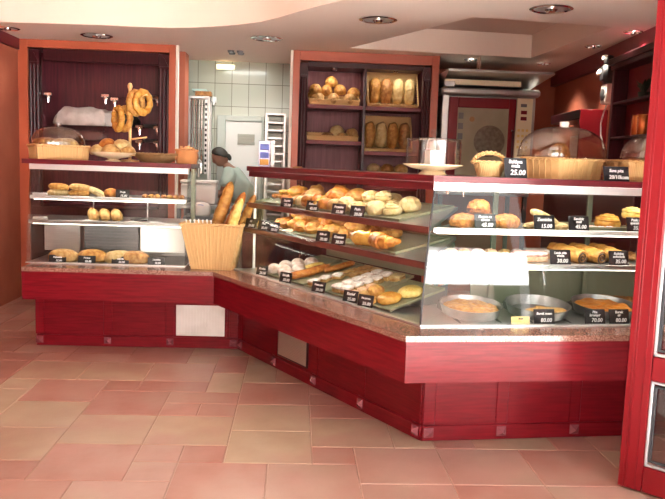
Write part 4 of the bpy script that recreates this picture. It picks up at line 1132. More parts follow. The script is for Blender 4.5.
price_card('R', 1.0, .035, ZT, 'Suva pita', '20/10kom', 'wide black price card in front of the wicker trays at the door end', w=.15, h=.078, yaw=R_(4))
x, y, _ = at('R', 1.265, .20)
wicker_tray('pale wicker tray partly hidden by the open red door', (x, y, ZT), R_(6.2), .38, .27, .105, 'wicker_pale')
dome_lid('clear dome propped ajar on the pale wicker tray by the door', (x+.04, y+.01, ZT+.128), R_(6.2), .34, .26, .13)
put('loaf', 'flatloaf:orange_crust', 'R', 1.20, .19, ZT+.009, 'orange-brown loaf in the pale wicker tray by the red door', 'loaf', rz=10, s=1.0, sz=1.5)
x, y, _ = at('D', .10, .08)
r = thing('leaflet_box', 'white leaflet stand with blue and amber squares at the left end of the diagonal case', 'leaflet stand', at('D', .145, .12, ZT), R_(4))
b = MB(); b.box(-.052, .03, -.02, .02, 0, .185, .003); b.build('front_box', mat('lilac_card', (.62, .62, .78), .5), r)
b = MB(); b.box(.033, .062, -.03, .03, 0, .19, .003); b.build('side_box', M['paper'], r)
for z0, m_ in ((.120, 'blue'), (.062, 'blue'), (.012, 'amber')):
    b = MB(); b.box(-.043, .020, -.0225, -.0202, z0, z0+.042, .001); b.build('printed_square', M[m_], r)
# clear plastic cups row and twig on the diagonal top
put('broken_biscuits', 'crumbs:tan', 'D', .62, .10, ZT+.001, 'small heap of broken biscuits lying on the diagonal case top', 'biscuits', s=.6)

# baguette basket on the worktop
bx, by = -.585, 5.33
r = thing('baguette_basket', 'tall flared honey wicker basket of baguettes standing on the granite worktop', 'basket', (bx, by, H_ST), R_(-7))
b = MB(); hollow_box(b, .29, .19, .43, .27, .325, .009); b.build('basket', M['wicker'], r)
b = MB()
for q in braid([(-.215, -.135, .325), (.215, -.135, .325), (.215, .135, .325), (-.215, .135, .325)], .006): b.tube(q, .007, 6, closed=True)
b.build('rim', M['wicker'], r)
b = MB()
for sy in (-1, 1):
    for k in range(15):
        f = (k/14-.5); b.tube([(f*.28, sy*.098, .004), (f*.42, sy*.1385, .322)], .0045, 6)
for sx in (-1, 1):
    for k in range(1, 9):
        f = (k/9-.5); b.tube([(sx*.148, f*.18, .004), (sx*.2185, f*.26, .322)], .0045, 6)
b.build('stakes', M['wicker'], r)
def baguette(p0, p1, m_, lb, s=1.0):
    o = bpy.data.objects.new('baguette', bread_mesh('baguette:'+m_)); C.objects.link(o)
    a, c = Vector(p0), Vector(p1); d = c-a
    o.location = (a+c)/2; o.rotation_euler = d.to_track_quat('X', 'Z').to_euler(); o.scale = (d.length/.50, s, s)
    tag(o, lb, 'baguette', 'baguettes in the tall wicker basket')
baguette((-.65, 5.375, .70), (-.475, 5.41, 1.255), 'golden', 'plump upright baguette, tallest in the basket', 1.55)
baguette((-.585, 5.315, .70), (-.375, 5.35, 1.185), 'orange_crust', 'orange-brown baguette leaning right, beside the tall one', 1.25)
baguette((-.53, 5.275, .70), (-.385, 5.21, 1.145), 'yellow', 'pale yellow baguette leaning right at the front', 1.15)
baguette((-.475, 5.36, .70), (-.30, 5.33, 1.17), 'golden', 'brown baguette leaning farthest right out of the basket', 1.1)
b = MB(); rr = random.Random(5)
for k in range(7): 
    xx = -.16+k*.03; b.tube([(xx, -.07, .02), (xx-.02, -.11, .345+rr.uniform(0, .02))], .004, 5)
    b.lathe([(0, 0), (.008, .003), (.006, .012), (0, .014)], 8, M=T(xx-.02, -.11, .345))
tag(b.build('paper_bag_ties', M['white'], None, (bx, by, H_ST), (0, 0, R_(-7))), 'row of thin white loops along the left rim of the baguette basket', 'loops')['kind'] = 'stuff'

# ------------------------------------------------------------------ the two niche cabinets in the rear wall
def pilaster(r, x0, x1, z0, z1, y):
    b = MB(); b.box(x0, x1, y, y+.05, z0, z1, .002)
    n = 3; w = (x1-x0)
    for k in range(n):
        xc = x0+w*(k+.5)/n; b.tube([(xc, y-.001, z0+.05), (xc, y-.001, z1-.14)], w*.13, 8)
    b.prism([(x0+.008, z1-.115), (x1-.008, z1-.115), ((x0+x1)/2, z1-.03)], -.012, .0, M=Matrix(((1,0,0,0),(0,0,1,y),(0,1,0,0),(0,0,0,1))))
    b.build('pilaster', M['cherry_dark'], r)
YN = YB
# left niche (opening -2.573..-1.261, frame to -2.655..-1.171)
r = thing('niche_cabinet', 'tall orange-framed dark niche at the left with sparse glass shelves', 'cabinet', (-1.913, YN, 0), 0)
O = 1.913
def X(v): return v+O
b = MB(); b.box(X(-2.689), X(-2.60), 0, .06, 0, ZC-.001, .003); b.box(X(-1.261), X(-1.195), 0, .06, 0, ZC-.001, .003); b.box(X(-2.60), X(-1.261), 0, .06, 2.415, ZC-.001, .003)
b.build('frame', M['orange'], r)
b = MB(); b.box(X(-1.195), X(-1.171), -.004, .055, 0, ZC-.001, .002); b.build('corner_bead', M['plaster'], r)
b = MB(); b.box(X(-2.60), X(-1.261), .40, .415, .9, 2.415, 0); b.build('back_panel', M['niche_back'], r)
b = MB(); b.box(X(-2.64), X(-2.601), .06, .40, .9, 2.43, 0); b.box(X(-1.260), X(-1.235), .06, .40, .9, 2.43, 0); b.box(X(-2.60), X(-1.235), .06, .40, 2.416, 2.43, 0); b.build('sides', M['cherry_dark'], r)
b = MB(); b.box(X(-2.60), X(-1.261), .03, .415, 0, .90, .003); b.build('lower_cupboard', M['cherry_dark'], r)
pilaster(r, X(-2.599), X(-2.497), .9, 2.40, .03); pilaster(r, X(-1.366), X(-1.262), .9, 2.40, .03)
b = MB(); b.box(X(-2.47), X(-1.366), .05, .09, 2.30, 2.414, .003); b.build('valance', M['cherry_dark'], r)
for xx in (-2.12, -1.73): b = MB(); b.lathe([(0, -.02), (.022, -.018), (.026, 0), (0, 0)], 16, M=T(X(xx), .16, 2.415)); b.build('downlight', M['chrome'], r)
for z_ in (1.985, 1.70, 1.555):
    b = MB(); b.box(X(-2.46) if z_ < 1.9 else X(-1.90), X(-1.37), .11, .385, z_-.008, z_, .001); b.build('glass_shelf', M['glass'], r)
for xx, zz in ((-2.44, 1.985), (-1.89, 1.99), (-1.80, 1.96), (-1.56, 1.985), (-1.385, 1.985), (-1.385, 1.70), (-1.56, 1.70), (-1.56, 1.555), (-1.385, 1.555)):
    b = MB(); b.lathe([(0, -.03), (.022, -.03), (.024, 0), (.02, .006), (0, .006)], 14, M=T(X(xx), .10, zz-.012)); b.tube([(X(xx), .10, zz-.04), (X(xx), .10, zz-.075)], .008, 8)
    b.box(X(xx)-.045, X(xx)+.035, .095, .115, zz-.012, zz+.022, .006); b.build('shelf_clip', M['chrome'], r)
b = MB(); n = nz(31, 2, .12)
def cl_fn(x, y, z): return n(x, y, z)*(1+.06*math.sin(9*x+4*y)+.05*math.sin(14*x-6*z))
b.blob(.30, .12, .115, 44, 22, e=.72, fn=cl_fn)
tag(b.build('folded_cloth', M['cloth'], None, (-2.13, YN+.25, 1.701)), 'crumpled pale grey cloth on the glass shelf of the left niche', 'cloth')
b = MB(); n2 = nz(32, 2, .2); b.blob(.12, .09, .085, 24, 14, fn=n2)
tag(b.build('dark_bag', M['black'], None, (-1.70, YN+.22, 1.701)), 'small black bag beside the grey cloth in the left niche', 'bag')
for i, (zz, w) in enumerate(((1.986, .10), (1.701, .14), (1.556, .16))):
    b = MB()
    for k in range(4): b.lathe([(0, 0), (.05, 0), (.068, .012), (.066, .013), (.05, .002), (0, .002)], 24, M=T(0, 0, k*.007))
    tag(b.build('plate_stack', M['steel'], None, (-1.48, YN+.22, zz)), 'small stack of metal plates on the %s glass shelf of the left niche' % ['top', 'middle', 'lowest'][i], 'plates', 'stacks of metal plates')
# clear boxes on lowest shelf left
b = MB(); b.box(0, .44, 0, .18, 0, .10, .012)
tag(b.build('plastic_box', M['plastic'], None, (-2.36, YN+.13, 1.556)), 'long clear plastic box under the grey cloth in the left niche', 'box')

# bread cabinet
r = thing('bread_cabinet', 'orange-framed dark bread cabinet with baskets of loaves right of the kitchen doorway', 'cabinet', (.64, YN, 0), 0)
O = -.64
b = MB(); b.box(X(-.066), X(0), 0, .06, 0, ZC-.001, .003); b.box(X(1.294), X(1.368), 0, .06, 0, ZC-.001, .003); b.box(X(0), X(1.294), 0, .06, 2.395, ZC-.001, .003)
b.build('frame', M['orange'], r)
b = MB(); b.box(X(-.092), X(-.066), -.004, .055, 0, ZC-.001, .002); b.build('corner_bead', M['plaster'], r)
b = MB(); b.box(X(-.09), X(0), .06, .44, 0, ZC-.001, .001); b.box(X(1.294), X(1.366), .06, .44, 0, ZC-.001, .001); b.build('sides', M['cherry_dark'], r)
b = MB(); b.box(X(0), X(1.294), .42, .435, .8, 2.395, 0); b.build('back_panel', M['cab_back'], r)
b = MB(); b.box(X(0), X(1.294), .03, .435, 0, .80, .003); b.build('lower_cupboard', M['cherry_dark'], r)
pilaster(r, X(.001), X(.082), .8, 2.38, .03); pilaster(r, X(1.213), X(1.293), .8, 2.38, .03)
b = MB(); b.box(X(.082), X(1.213), .05, .42, 2.345, 2.394, .003); b.build('valance', M['cherry_dark'], r)
b = MB(); b.box(X(.632), X(.660), .05, .42, .8, 2.345, .003); b.build('divider', M['cherry_dark'], r)
SHL = [(.083, .631, 1.985), (.083, .631, 1.635), (.661, 1.212, 1.985), (.661, 1.212, 1.545), (.083, .631, 1.27), (.661, 1.212, 1.20)]
for x0, x1, zz in SHL:
    b = MB(); b.box(X(x0), X(x1), .055, .419, zz-.04, zz, .003); b.build('shelf', M['cherry'], r)
for xx in (.34, .95):
    b = MB(); b.lathe([(0, -.018), (.020, -.016), (.024, 0), (0, 0)], 16, M=T(X(xx), .12, 2.345)); b.build('downlight', M['chrome'], r)
def shelf_basket(label, x0, x1, z, tilt, h, m, hb=.0):
    w = x1-x0; t = thing('bread_basket', label, 'basket', ((x0+x1)/2, YN+.10, z), 0, 'wicker bread baskets in the cabinet')
    K = Matrix.Rotation(R_(tilt), 4, 'X')
    b = MB(); d = .26
    for bx_ in ((-w/2, w/2, 0, d, 0, .008), (-w/2, w/2, 0, .008, .008, h), (-w/2, -w/2+.008, .008, d, .008, h), (w/2-.008, w/2, .008, d, .008, h), (-w/2, w/2, d-.008, d, .008, max(h, hb))):
        b.box(*bx_, .002, M=K)
    b.build('basket', M[m], t)
    b = MB(); 
    for q in braid([(-w/2, 0, h), (w/2, 0, h), (w/2, d, max(h, hb)), (-w/2, d, max(h, hb))], .005): b.tube([K @ p for p in q], .0055, 6, closed=True)
    b.build('rim', M[m], t); return t, K
def in_basket(t, K, name, key, x_, y_, z_, label, cat, e=(0, 0, 0), s=1, sz=None, group=None):
    o = bpy.data.objects.new(name, bread_mesh(key)); C.objects.link(o)
    MM = Matrix.Translation(t.location) @ K @ T(x_, y_, z_, *[R_(q) for q in e])
    o.location = MM.to_translation(); o.rotation_euler = MM.to_euler(); o.scale = (s, s, sz or s)
    return tag(o, label, cat, group)
t, K = shelf_basket('flat wicker basket of round rolls on the upper left cabinet shelf', .10, .60, 1.9855, 12, .05, 'wicker')
gp = 'round rolls on the upper left shelf'
for i, (x_, y_, z_, m_) in enumerate([(-.16, .06, .009, 'tan'), (-.005, .06, .009, 'tan'), (.155, .06, .009, 'tan'), (-.20, .16, .03, 'golden'), (-.08, .13, .078, 'golden'), (.06, .15, .085, 'golden'), (.20, .15, .06, 'golden'), (-.03, .20, .16, 'golden'), (-.19, .10, .088, 'golden')]):
    in_basket(t, K, 'round_roll', 'bigbun:'+m_, x_, y_, z_, 'round roll in the upper left cabinet basket, '+['low at the left', 'low in the middle', 'low at the right', 'behind at the left', 'second row, left of centre', 'second row, right of centre', 'farthest right', 'topmost of the heap', 'upper far left'][i], 'roll', (0, 0, i*60), .92, 1.05, gp)
t, K = shelf_basket('flat wicker basket with few rolls on the lower left cabinet shelf', .09, .60, 1.6355, 8, .045, 'wicker')
gp = 'round rolls on the lower left shelf'
for i, (x_, y_, z_, m_, s_) in enumerate([(-.06, .07, .009, 'brown', .7), (.05, .16, .04, 'pale', 1.05), (.20, .14, .03, 'tan', .9), (.09, .06, .009, 'tan', .7), (.0, .15, .012, 'brown', .75)]):
    in_basket(t, K, 'round_roll', 'bigbun:'+m_, x_, y_, z_, 'roll in the lower left cabinet basket, '+['small and dark at the left', 'large and floury', 'tan, farthest right', 'small at the front', 'dark one at the back'][i], 'roll', (0, 0, i*60), s_, None, gp)
for (z0, lab, ms, hb, x0, x1) in ((1.9855, 'upper right', ['golden', 'brown', 'pale', 'pale'], .325, .685, 1.19), (1.5455, 'lower right', ['golden', 'pale', 'golden', 'brown'], .315, .665, 1.145)):
    t, K = shelf_basket('deep wicker basket of upright loaves on the %s cabinet shelf' % lab, x0, x1, z0, 10, .025, 'wicker', hb)
    for i, m_ in enumerate(ms):
        in_basket(t, K, 'upright_loaf', 'stubby:'+m_, -.178+.118*i, .205, .134, '%s loaf standing upright in the %s cabinet basket, %s from the left' % ({'brown': 'brown', 'dark': 'dark brown', 'pale': 'pale yellow', 'golden': 'golden'}[m_], lab, ORD[i]), 'loaf', (0, -86, 90), 1.13, None, 'upright loaves in the %s basket' % lab)
for i in range(3):
    o = put('round_roll', 'bigbun:'+['pale', 'brown', 'tan'][i], 'L', 0, 0, 0, 'roll half hidden on the lowest right cabinet shelf, '+['left and floury', 'middle', 'right'][i], 'roll', s=.95, group='rolls on the lowest right shelf')
    o.location = (.78+.14*i, YN+.2, 1.335)
b = MB(); b.box(.69, 1.19, YN+.11, YN+.36, 1.201, 1.334, .004); tag(b.build('bread_crate', M['wicker']), 'wicker crate holding rolls on the lowest right cabinet shelf', 'crate')

# ------------------------------------------------------------------ kitchen seen through the doorway
d = struct(thing('door_2', 'white cold-room door with a small grille in the kitchen', 'door', (-.607, YK, 0), 0)); del d['category']
b = MB(); b.box(-.29, -.20, -.05, 0, 0, 1.90, .004); b.box(.20, .225, -.05, 0, 0, 1.90, .004); b.box(-.199, .199, -.05, 0, 1.84, 1.90, .004); b.build('frame', M['kframe'], d)
b = MB(); b.box(-.198, .198, -.035, 0, .005, 1.838, .004); b.build('leaf', M['kdoor'], d)
b = MB(); b.box(-.065, .125, -.045, -.0355, 1.58, 1.70, .003); 
for k in range(4): b.box(-.055, .115, -.0485, -.0455, 1.595+k*.026, 1.607+k*.026, .001)
b.build('grille', mat('grey_green_plate', (.42, .43, .37), .5), d)
b = MB(); b.tube([(-.10, -.036, 1.10), (-.10, -.08, 1.10), (-.10, -.08, 1.25), (-.10, -.036, 1.25)], .01, 8); b.build('handle', M['chrome'], d)
r = thing('wall_lamp', 'small yellowish lamp high on the tiled kitchen wall', 'lamp', (-.82, YK, 2.425), 0)
b = MB(); b.box(-.105, .105, -.025, 0, -.03, .03, .003); b.build('housing', M['white'], r)
b = MB(); b.box(-.10, .10, -.055, -.0255, -.027, .027, .012); b.build('diffuser', M['lamp'], r)
r = thing('tray_rack', 'steel rack with stacked trays right of the white kitchen door', 'rack', (-.24, 8.10, 0), 0)
b = MB()
for xx in (-.10, .095): 
    for yy in (-.15, .18): b.box(xx-.011, xx+.011, yy, yy+.022, 0, 1.92, .002)
b.box(-.10, .095, -.15, .2, 1.90, 1.92, .002); b.build('frame', M['alu'], r)
for k in range(20):
    b = MB(); b.box(-.084, .079, -.145, .19, .25+k*.082, .275+k*.082, .004); b.build('tray', M['steel'], r)
# left side: tall steel rack with shelf of bits on top
r = thing('utensil_rack', 'tall chrome rack of hanging utensils behind the left doorway edge', 'rack', (-1.07, 8.22, 0), 0)
b = MB()
for xx in (-.11, .10):
    for yy in (-.09, .09): b.box(xx-.010, xx+.010, yy-.01, yy+.01, 0, 2.08, .002)
b.box(-.11, .10, -.1, .1, 2.06, 2.085, .002); b.build('frame', M['alu'], r)
b = MB(); b.box(.055, .085, -.105, -.095, 1.25, 2.05, .002); b.build('perforated_strip', M['white'], r)
b = MB()
for k in range(14): b.box(.06, .080, -.1085, -.1055, 1.27+k*.055, 1.298+k*.055, .002)
b.build('slot', M['black'], r)
for k in range(5):
    b = MB(); xx = -.085+k*.028; b.tube([(xx, -.115, 2.05), (xx, -.115, 1.45-.04*(k % 2))], .006, 6); b.box(xx-.012, xx+.012, -.119, -.111, 1.25-.04*(k % 2), 1.45-.04*(k % 2), .003)
    b.build('utensil', M['chrome'], r)
b = MB(); b.box(-.06, .11, -.09, .05, 0, .05, .004); tag(b.build('storage_box', M['brown'], None, (-1.06, 8.20, 2.0855)), 'small brown box on top of the chrome utensil rack', 'box')
b = MB(); b.box(-.09, .07, -.07, .05, 0, .025, .006); tag(b.build('folded_towel', mat('pale_green_cloth', (.45, .62, .58), .8), None, (-1.07, 8.20, 2.136)), 'pale green folded towel on the brown box of the rack', 'towel')
b = MB(); b.lathe([(0, 0), (.03, 0), (.034, .02), (.03, .06), (0, .065)], 16); b.tube([(0, 0, .03), (.0, -.02, -.03)], .012, 8); tag(b.build('wall_fan', M['white'], None, (-.935, 8.26, 2.03), None), 'small round white lamp clipped to the utensil rack', 'lamp')
# work table, boxes, person
r = thing('work_table', 'steel kitchen work table where the person bends over', 'table', (-.95, 7.45, 0), 0)
b = MB(); b.box(-.20, .45, -.32, .18, .93, .97, .004); b.build('top', M['steel'], r)
for xx in (-.18, .42):
    for yy in (-.30, .15): b = MB(); b.box(xx-.018, xx+.018, yy-.018, yy+.018, 0, .93, .002); b.build('leg', M['steel_dark'], r)
b = MB(); b.box(-.19, .44, -.31, .17, .30, .32, .003); b.build('shelf', M['steel'], r)
b = MB(); b.box(-.17, .17, -.10, .10, 0, .20, .012); b.box(-.175, .175, -.105, .105, .20, .235, .008)
tag(b.build('white_container', M['white'], None, (-.95, 7.28, .9705)), 'long white lidded container on the kitchen work table', 'container')
r = thing('bench', 'low steel bench behind the worktop next to the left glass case', 'bench', (-.80, 6.75, 0), 0)
b = MB(); b.box(-.20, .30, -.2, .25, .86, .90, .004); b.build('top', M['steel_dark'], r)
b = MB(); b.box(-.19, .29, -.18, .24, 0, .86, .004); b.build('cabinet', M['steel_dark'], r)
b = MB(); n = nz(40, 2, .08); b.blob(.075, .07, .062, 20, 12, e=.7, fn=n); 
o = tag(b.build('paper_bag', M['paper'], None, (-.86, 6.74, .9005)), 'white paper bag with blue print on the steel bench', 'bag')
o.scale = (1.1, 1, 1.25)
b = MB(); b.tube([(.035*math.cos(a)-.005, -.0605-.010*math.sin(a)+.012, .058+.022*math.sin(a)) for a in [PI*i/10 for i in range(11)]], .004, 6); b.build('printed_mark', M['blue_pale'], o)
b = MB(); b.tube([(0, 0, 0), (.02, 0, .11)], .006, 6); b.tube([(.02, 0, .11), (.09, .02, .15)], .006, 6); b.box(-.05, .05, -.04, .04, -.006, 0, .002)
tag(b.build('tap', M['black'], None, (-.70, 6.72, .907)), 'small black swan-neck tap on the steel bench', 'tap')

def skin_mesh(pts, edges, radii, sub=2):
    me = bpy.data.meshes.new('tmp'); me.from_pydata([Vector(p) for p in pts], edges, []); o = bpy.data.objects.new('tmp', me); C.objects.link(o)
    sk = o.modifiers.new('skin', 'SKIN'); sk.use_smooth_shade = True
    for i, rd in enumerate(radii):
        dta = me.skin_vertices[0].data[i]; dta.radius = (rd, rd) if not isinstance(rd, tuple) else rd; dta.use_root = (i == 0)
    sb = o.modifiers.new('sub', 'SUBSURF'); sb.levels = sub; sb.render_levels = sub
    me2 = bpy.data.meshes.new_from_object(o.evaluated_get(bpy.context.evaluated_depsgraph_get()))
    bpy.data.objects.remove(o); return me2
def join_mesh(name, parts, mats):
    import bmesh
    bm = bmesh.new()
    for me in parts: bm.from_mesh(me)
    out = bpy.data.meshes.new(name); bm.to_mesh(out); bm.free()
    for m in mats: out.materials.append(m)
    out.polygons.foreach_set('use_smooth', [True]*len(out.polygons)); return out
def person():
    px, py = -.52, 7.92
    # local: x to the left of the picture is the facing direction (-x), z up; pelvis first
    Hd = Vector((-.30, -.02, 1.435))
    P = {'pel': (0, 0, .90), 'wai': (-.035, 0, 1.03), 'chs': (-.12, -.005, 1.19), 'nek': (-.205, -.01, 1.315), 'hdb': (-.265, -.015, 1.385),
         'shr': (-.17, -.185, 1.27), 'elr': (-.25, -.23, 1.05), 'wrr': (-.40, -.24, 1.03), 'shl': (-.17, .17, 1.27), 'ell': (-.25, .21, 1.06), 'wrl': (-.42, .16, 1.03),
         'hpr': (.01, -.09, .86), 'knr': (-.01, -.10, .47), 'anr': (.03, -.10, .085), 'tor': (-.12, -.12, .035), 'hpl': (.01, .09, .86), 'knl': (-.03, .10, .47), 'anl': (.0, .10, .085), 'tol': (-.15, .12, .035)}
    names = list(P); ix = {n: i for i, n in enumerate(names)}
    E = [('pel','wai'),('wai','chs'),('chs','nek'),('nek','hdb'),('chs','shr'),('shr','elr'),('elr','wrr'),('chs','shl'),('shl','ell'),('ell','wrl'),
         ('pel','hpr'),('hpr','knr'),('knr','anr'),('anr','tor'),('pel','hpl'),('hpl','knl'),('knl','anl'),('anl','tol')]
    Rd = {'pel': .125, 'wai': .115, 'chs': .125, 'nek': .055, 'hdb': .05, 'shr': .06, 'elr': .042, 'wrr': .028, 'shl': .06, 'ell': .042, 'wrl': .028,
          'hpr': .088, 'knr': .058, 'anr': .04, 'tor': .034, 'hpl': .088, 'knl': .058, 'anl': .04, 'tol': .034}
    body = skin_mesh([P[n] for n in names], [(ix[a], ix[b_]) for a, b_ in E], [Rd[n] for n in names])
    # head: egg with brow, nose, chin, ears; faces -x and down
    h = MB()
    def hf(x, y, z):
        k = 1.0
        k += .16*math.exp(-((y/.16)**2+((z+.12)/.16)**2))*(x < 0)            # nose
        k -= .05*math.exp(-(((abs(y)-.34)/.14)**2+((z-.10)/.12)**2))*(x < 0)   # eye sockets
        k += .03*math.exp(-((y/.5)**2+((z-.26)/.10)**2))*(x < 0)             # brow
        k += .05*math.exp(-((y/.3)**2+((z+.72)/.16)**2))*(x < 0)             # chin
        k -= .03*math.exp(-((y/.3)**2+((z+.42)/.05)**2))*(x < 0)             # mouth line
        k -= .10*max(0, -z)*abs(y)
        return k
    HM = Matrix.Translation(Hd) @ Matrix.Rotation(R_(-28), 4, 'Y') @ Matrix.Scale(.88, 4)
    h.blob(.095, .074, .115, 36, 28, fn=hf, base=False, M=HM)
    for sy in (-1, 1): h.blob(.02, .010, .03, 12, 8, base=False, M=HM @ T(.012, sy*.074, -.005))
    parts = [body, h.mesh('head', [])]
    # hands: palm plus four unequal bent fingers and a thumb
    for wr, sy in ((P['wrr'], -1), (P['wrl'], 1)):
        w = Vector(wr); q = MB()
        q.tube([w, w+Vector((-.03, 0, -.005)), w+Vector((-.08, 0, -.012))], [.026, .030, .032], 10, flat=.6)
        for f in range(4):
            y0 = (f-1.5)*.017; ln = [.062, .074, .068, .052][f]
            a = w+Vector((-.075, y0, -.012))
            q.tube([a, a+Vector((-ln*.45, y0*.15, -.006)), a+Vector((-ln*.75, y0*.2, -.022)), a+Vector((-ln*.9, y0*.2, -.040))], [.0095, .009, .008, .006], 8)
        a = w+Vector((-.03, -sy*.022, -.005))
        q.tube([a, a+Vector((-.025, -sy*.022, -.010)), a+Vector((-.05, -sy*.026, -.022))], [.012, .010, .007], 8)
        parts.append(q.mesh('hand', []))
    me = join_mesh('person', parts, [M['skin']])
    o = bpy.data.objects.new('person', me); C.objects.link(o); o.location = (px, py, 0)
    tag(o, 'person in a sage green shirt and dark cap bending over the kitchen table', 'person')
    sn = ['pel', 'wai', 'chs', 'nek', 'shr', 'elr', 'shl', 'ell']
    six = {n: i for i, n in enumerate(sn)}
    sp = dict(P); sp['elr'] = tuple(Vector(P['shr']).lerp(Vector(P['elr']), .75)); sp['ell'] = tuple(Vector(P['shl']).lerp(Vector(P['ell']), .75)); sp['nek'] = tuple(Vector(P['chs']).lerp(Vector(P['nek']), .8))
    SR = {'pel': .165, 'wai': .158, 'chs': .172, 'nek': .088, 'shr': .092, 'elr': .072, 'shl': .092, 'ell': .072}
    sm = skin_mesh([sp[n] for n in sn], [(six[a], six[b_]) for a, b_ in [('pel','wai'),('wai','chs'),('chs','nek'),('chs','shr'),('shr','elr'),('chs','shl'),('shl','ell')]], [SR[n] for n in sn])
    sm.materials.clear(); sm.materials.append(M['shirt'])
    c = bpy.data.objects.new('shirt', sm); C.objects.link(c); c.parent = o
    tn = ['pel', 'hpr', 'knr', 'anr', 'hpl', 'knl', 'anl']; tix = {n: i for i, n in enumerate(tn)}
    TR_ = {'pel': .134, 'hpr': .10, 'knr': .072, 'anr': .06, 'hpl': .10, 'knl': .072, 'anl': .06}
    tm = skin_mesh([P[n] for n in tn], [(tix[a], tix[b_]) for a, b_ in [('pel','hpr'),('hpr','knr'),('knr','anr'),('pel','hpl'),('hpl','knl'),('knl','anl')]], [TR_[n] for n in tn])
    tm.materials.clear(); tm.materials.append(M['trousers'])
    c = bpy.data.objects.new('trousers', tm); C.objects.link(c); c.parent = o
    b = MB()
    def capf(x, y, z): return 1.10 if z > -.1-.5*x and x > -.95 else .80
    b.blob(.098, .080, .118, 30, 22, fn=lambda x, y, z: 1.09 if (z > .18-.75*x) else .7, base=False, M=HM)
    b.blob(.03, .025, .045, 12, 10, base=False, M=HM @ T(.095, 0, -.045))
    b.build('hair', M['hair'], o)
person()

# ------------------------------------------------------------------ oven and hood
r = thing('oven', 'cream convection oven with a dark red door frame and round fan window', 'oven', (1.875, 7.28, 1.19), 0)
W, HH = .93, .93
b = MB(); b.box(-W/2, W/2, 0, .70, 0, HH, .01); b.build('body', M['steel'], r)
b = MB(); b.box(-W/2-.02, W/2+.03, -.05, .70, HH+.0005, HH+.075, .02); b.build('top_rim', M['steel'], r)
b = MB(); b.box(-W/2, -W/2+.055, -.02, 0, 0, HH-.002, .003); b.build('side_trim', M['alu'], r)
dr = MB(); x0, x1, z0, z1 = -W/2+.062, W/2-.20, .06, HH-.02
dr.box(x0, x0+.09, -.03, -.001, z0, z1, .006); dr.box(x1-.07, x1, -.03, -.001, z0, z1, .006); dr.box(x0+.09, x1-.07, -.03, -.001, z1-.10, z1, .006); dr.box(x0+.09, x1-.07, -.03, -.001, z0, z0+.08, .006)
dd = dr.build('door', M['red_panel'], r)
b = MB(); b.box(x0+.088, x1-.068, -.018, -.010, z0+.078, z1-.098, .001); b.build('window', M['oven_glass'], dd)
b = MB(); b.lathe([(0, 0), (.15, 0), (.155, .006), (.02, .012), (0, .012)], 48, M=Matrix.Translation((x1-.25, -.0185, .49)) @ Matrix.Rotation(R_(90), 4, 'X')); b.build('fan_cover', M['fan'], dd)
b = MB(); b.lathe([(0, 0), (.026, 0), (.026, .005), (0, .005)], 20, M=Matrix.Translation((x0+.235, -.0185, .70)) @ Matrix.Rotation(R_(90), 4, 'X')); b.build('lamp_cover', mat('amber_lens', (.35, .20, .08), .3), dd)
for k in range(5):
    b = MB(); b.box(x0+.10, x0+.15, -.0205, -.0185, .30+k*.10, .36+k*.10, .001); b.build('tray_slide', M['steel_dark'], dd)
b = MB(); b.box(W/2-.195, W/2-.035, -.025, -.001, .02, HH-.01, .004); b.build('control_panel', M['cream_enamel'], r)
b = MB(); b.box(W/2-.15, W/2-.09, -.028, -.0255, .765, .80, .001); b.box(W/2-.15, W/2-.09, -.028, -.0255, .705, .74, .001); b.build('red_display', M['red_panel'], r)
b = MB(); b.box(W/2-.155, W/2-.095, -.028, -.0255, .835, .865, .001); b.build('badge', M['steel_dark'], r)
for q in range(3):
    for k in range(4):
        b = MB(); b.box(W/2-.175+q*.042, W/2-.15+q*.042, -.028, -.0255, .43+k*.055, .455+k*.055, .002); b.build('button', M['ycard'], r)
b = MB(); b.tube([(x1-.03, -.03, .30), (x1-.03, -.07, .30), (x1-.03, -.07, .60), (x1-.03, -.03, .60)], .010, 8); b.build('handle', M['cherry_dark'], dd)
r = thing('oven_stand', 'steel stand under the convection oven', 'stand', (1.875, 7.30, 0), 0)
b = MB(); b.box(-.46, .46, 0, .66, 1.14, 1.1895, .004); b.build('top', M['steel'], r)
for xx in (-.43, .43):
    for yy in (.03, .63): b = MB(); b.box(xx-.02, xx+.02, yy-.02, yy+.02, 0, 1.14, .002); b.build('leg', M['steel_dark'], r)
r = thing('extractor_hood', 'grey sloping extractor hood with a pale strip above the convection oven', 'hood', (1.875, 7.28, 2.1955), 0)
b = MB(); vs = [(-.50, -.40, .105), (.50, -.40, .105), (.44, .30, .0), (-.44, .30, .0), (-.50, -.40, .125), (.50, -.40, .125), (.50, .60, .125), (-.50, .60, .125), (-.44, .60, 0), (.44, .60, 0)]
b._add(vs, [(0,3,2,1), (0,1,5,4), (4,5,6,7), (1,2,9,6,5), (0,4,7,8,3), (2,3,8,9), (6,9,8,7)]); b.build('canopy', M['steel'], r)
b = MB(); b.box(-.49, .25, -.20, -.17, .004, .055, .003); b.build('light_strip', M['cream_enamel'], r)
b = MB(); b.box(-.50, -.40, -.24, -.21, -.02, .03, .004); b.build('bracket', M['steel'], r)
b = MB(); b.lathe([(0, 0), (.05, 0), (.05, .03), (.02, .04), (.02, .165), (0, .165)], 20, M=T(-.15, -.1, .1255)); b.build('vent_stub', M['chrome'], r)

# ------------------------------------------------------------------ right wall
def wall_thing(name, label, cat, y, z): return thing(name, label, cat, (wr(y), y, z), math.atan(-.078), None)
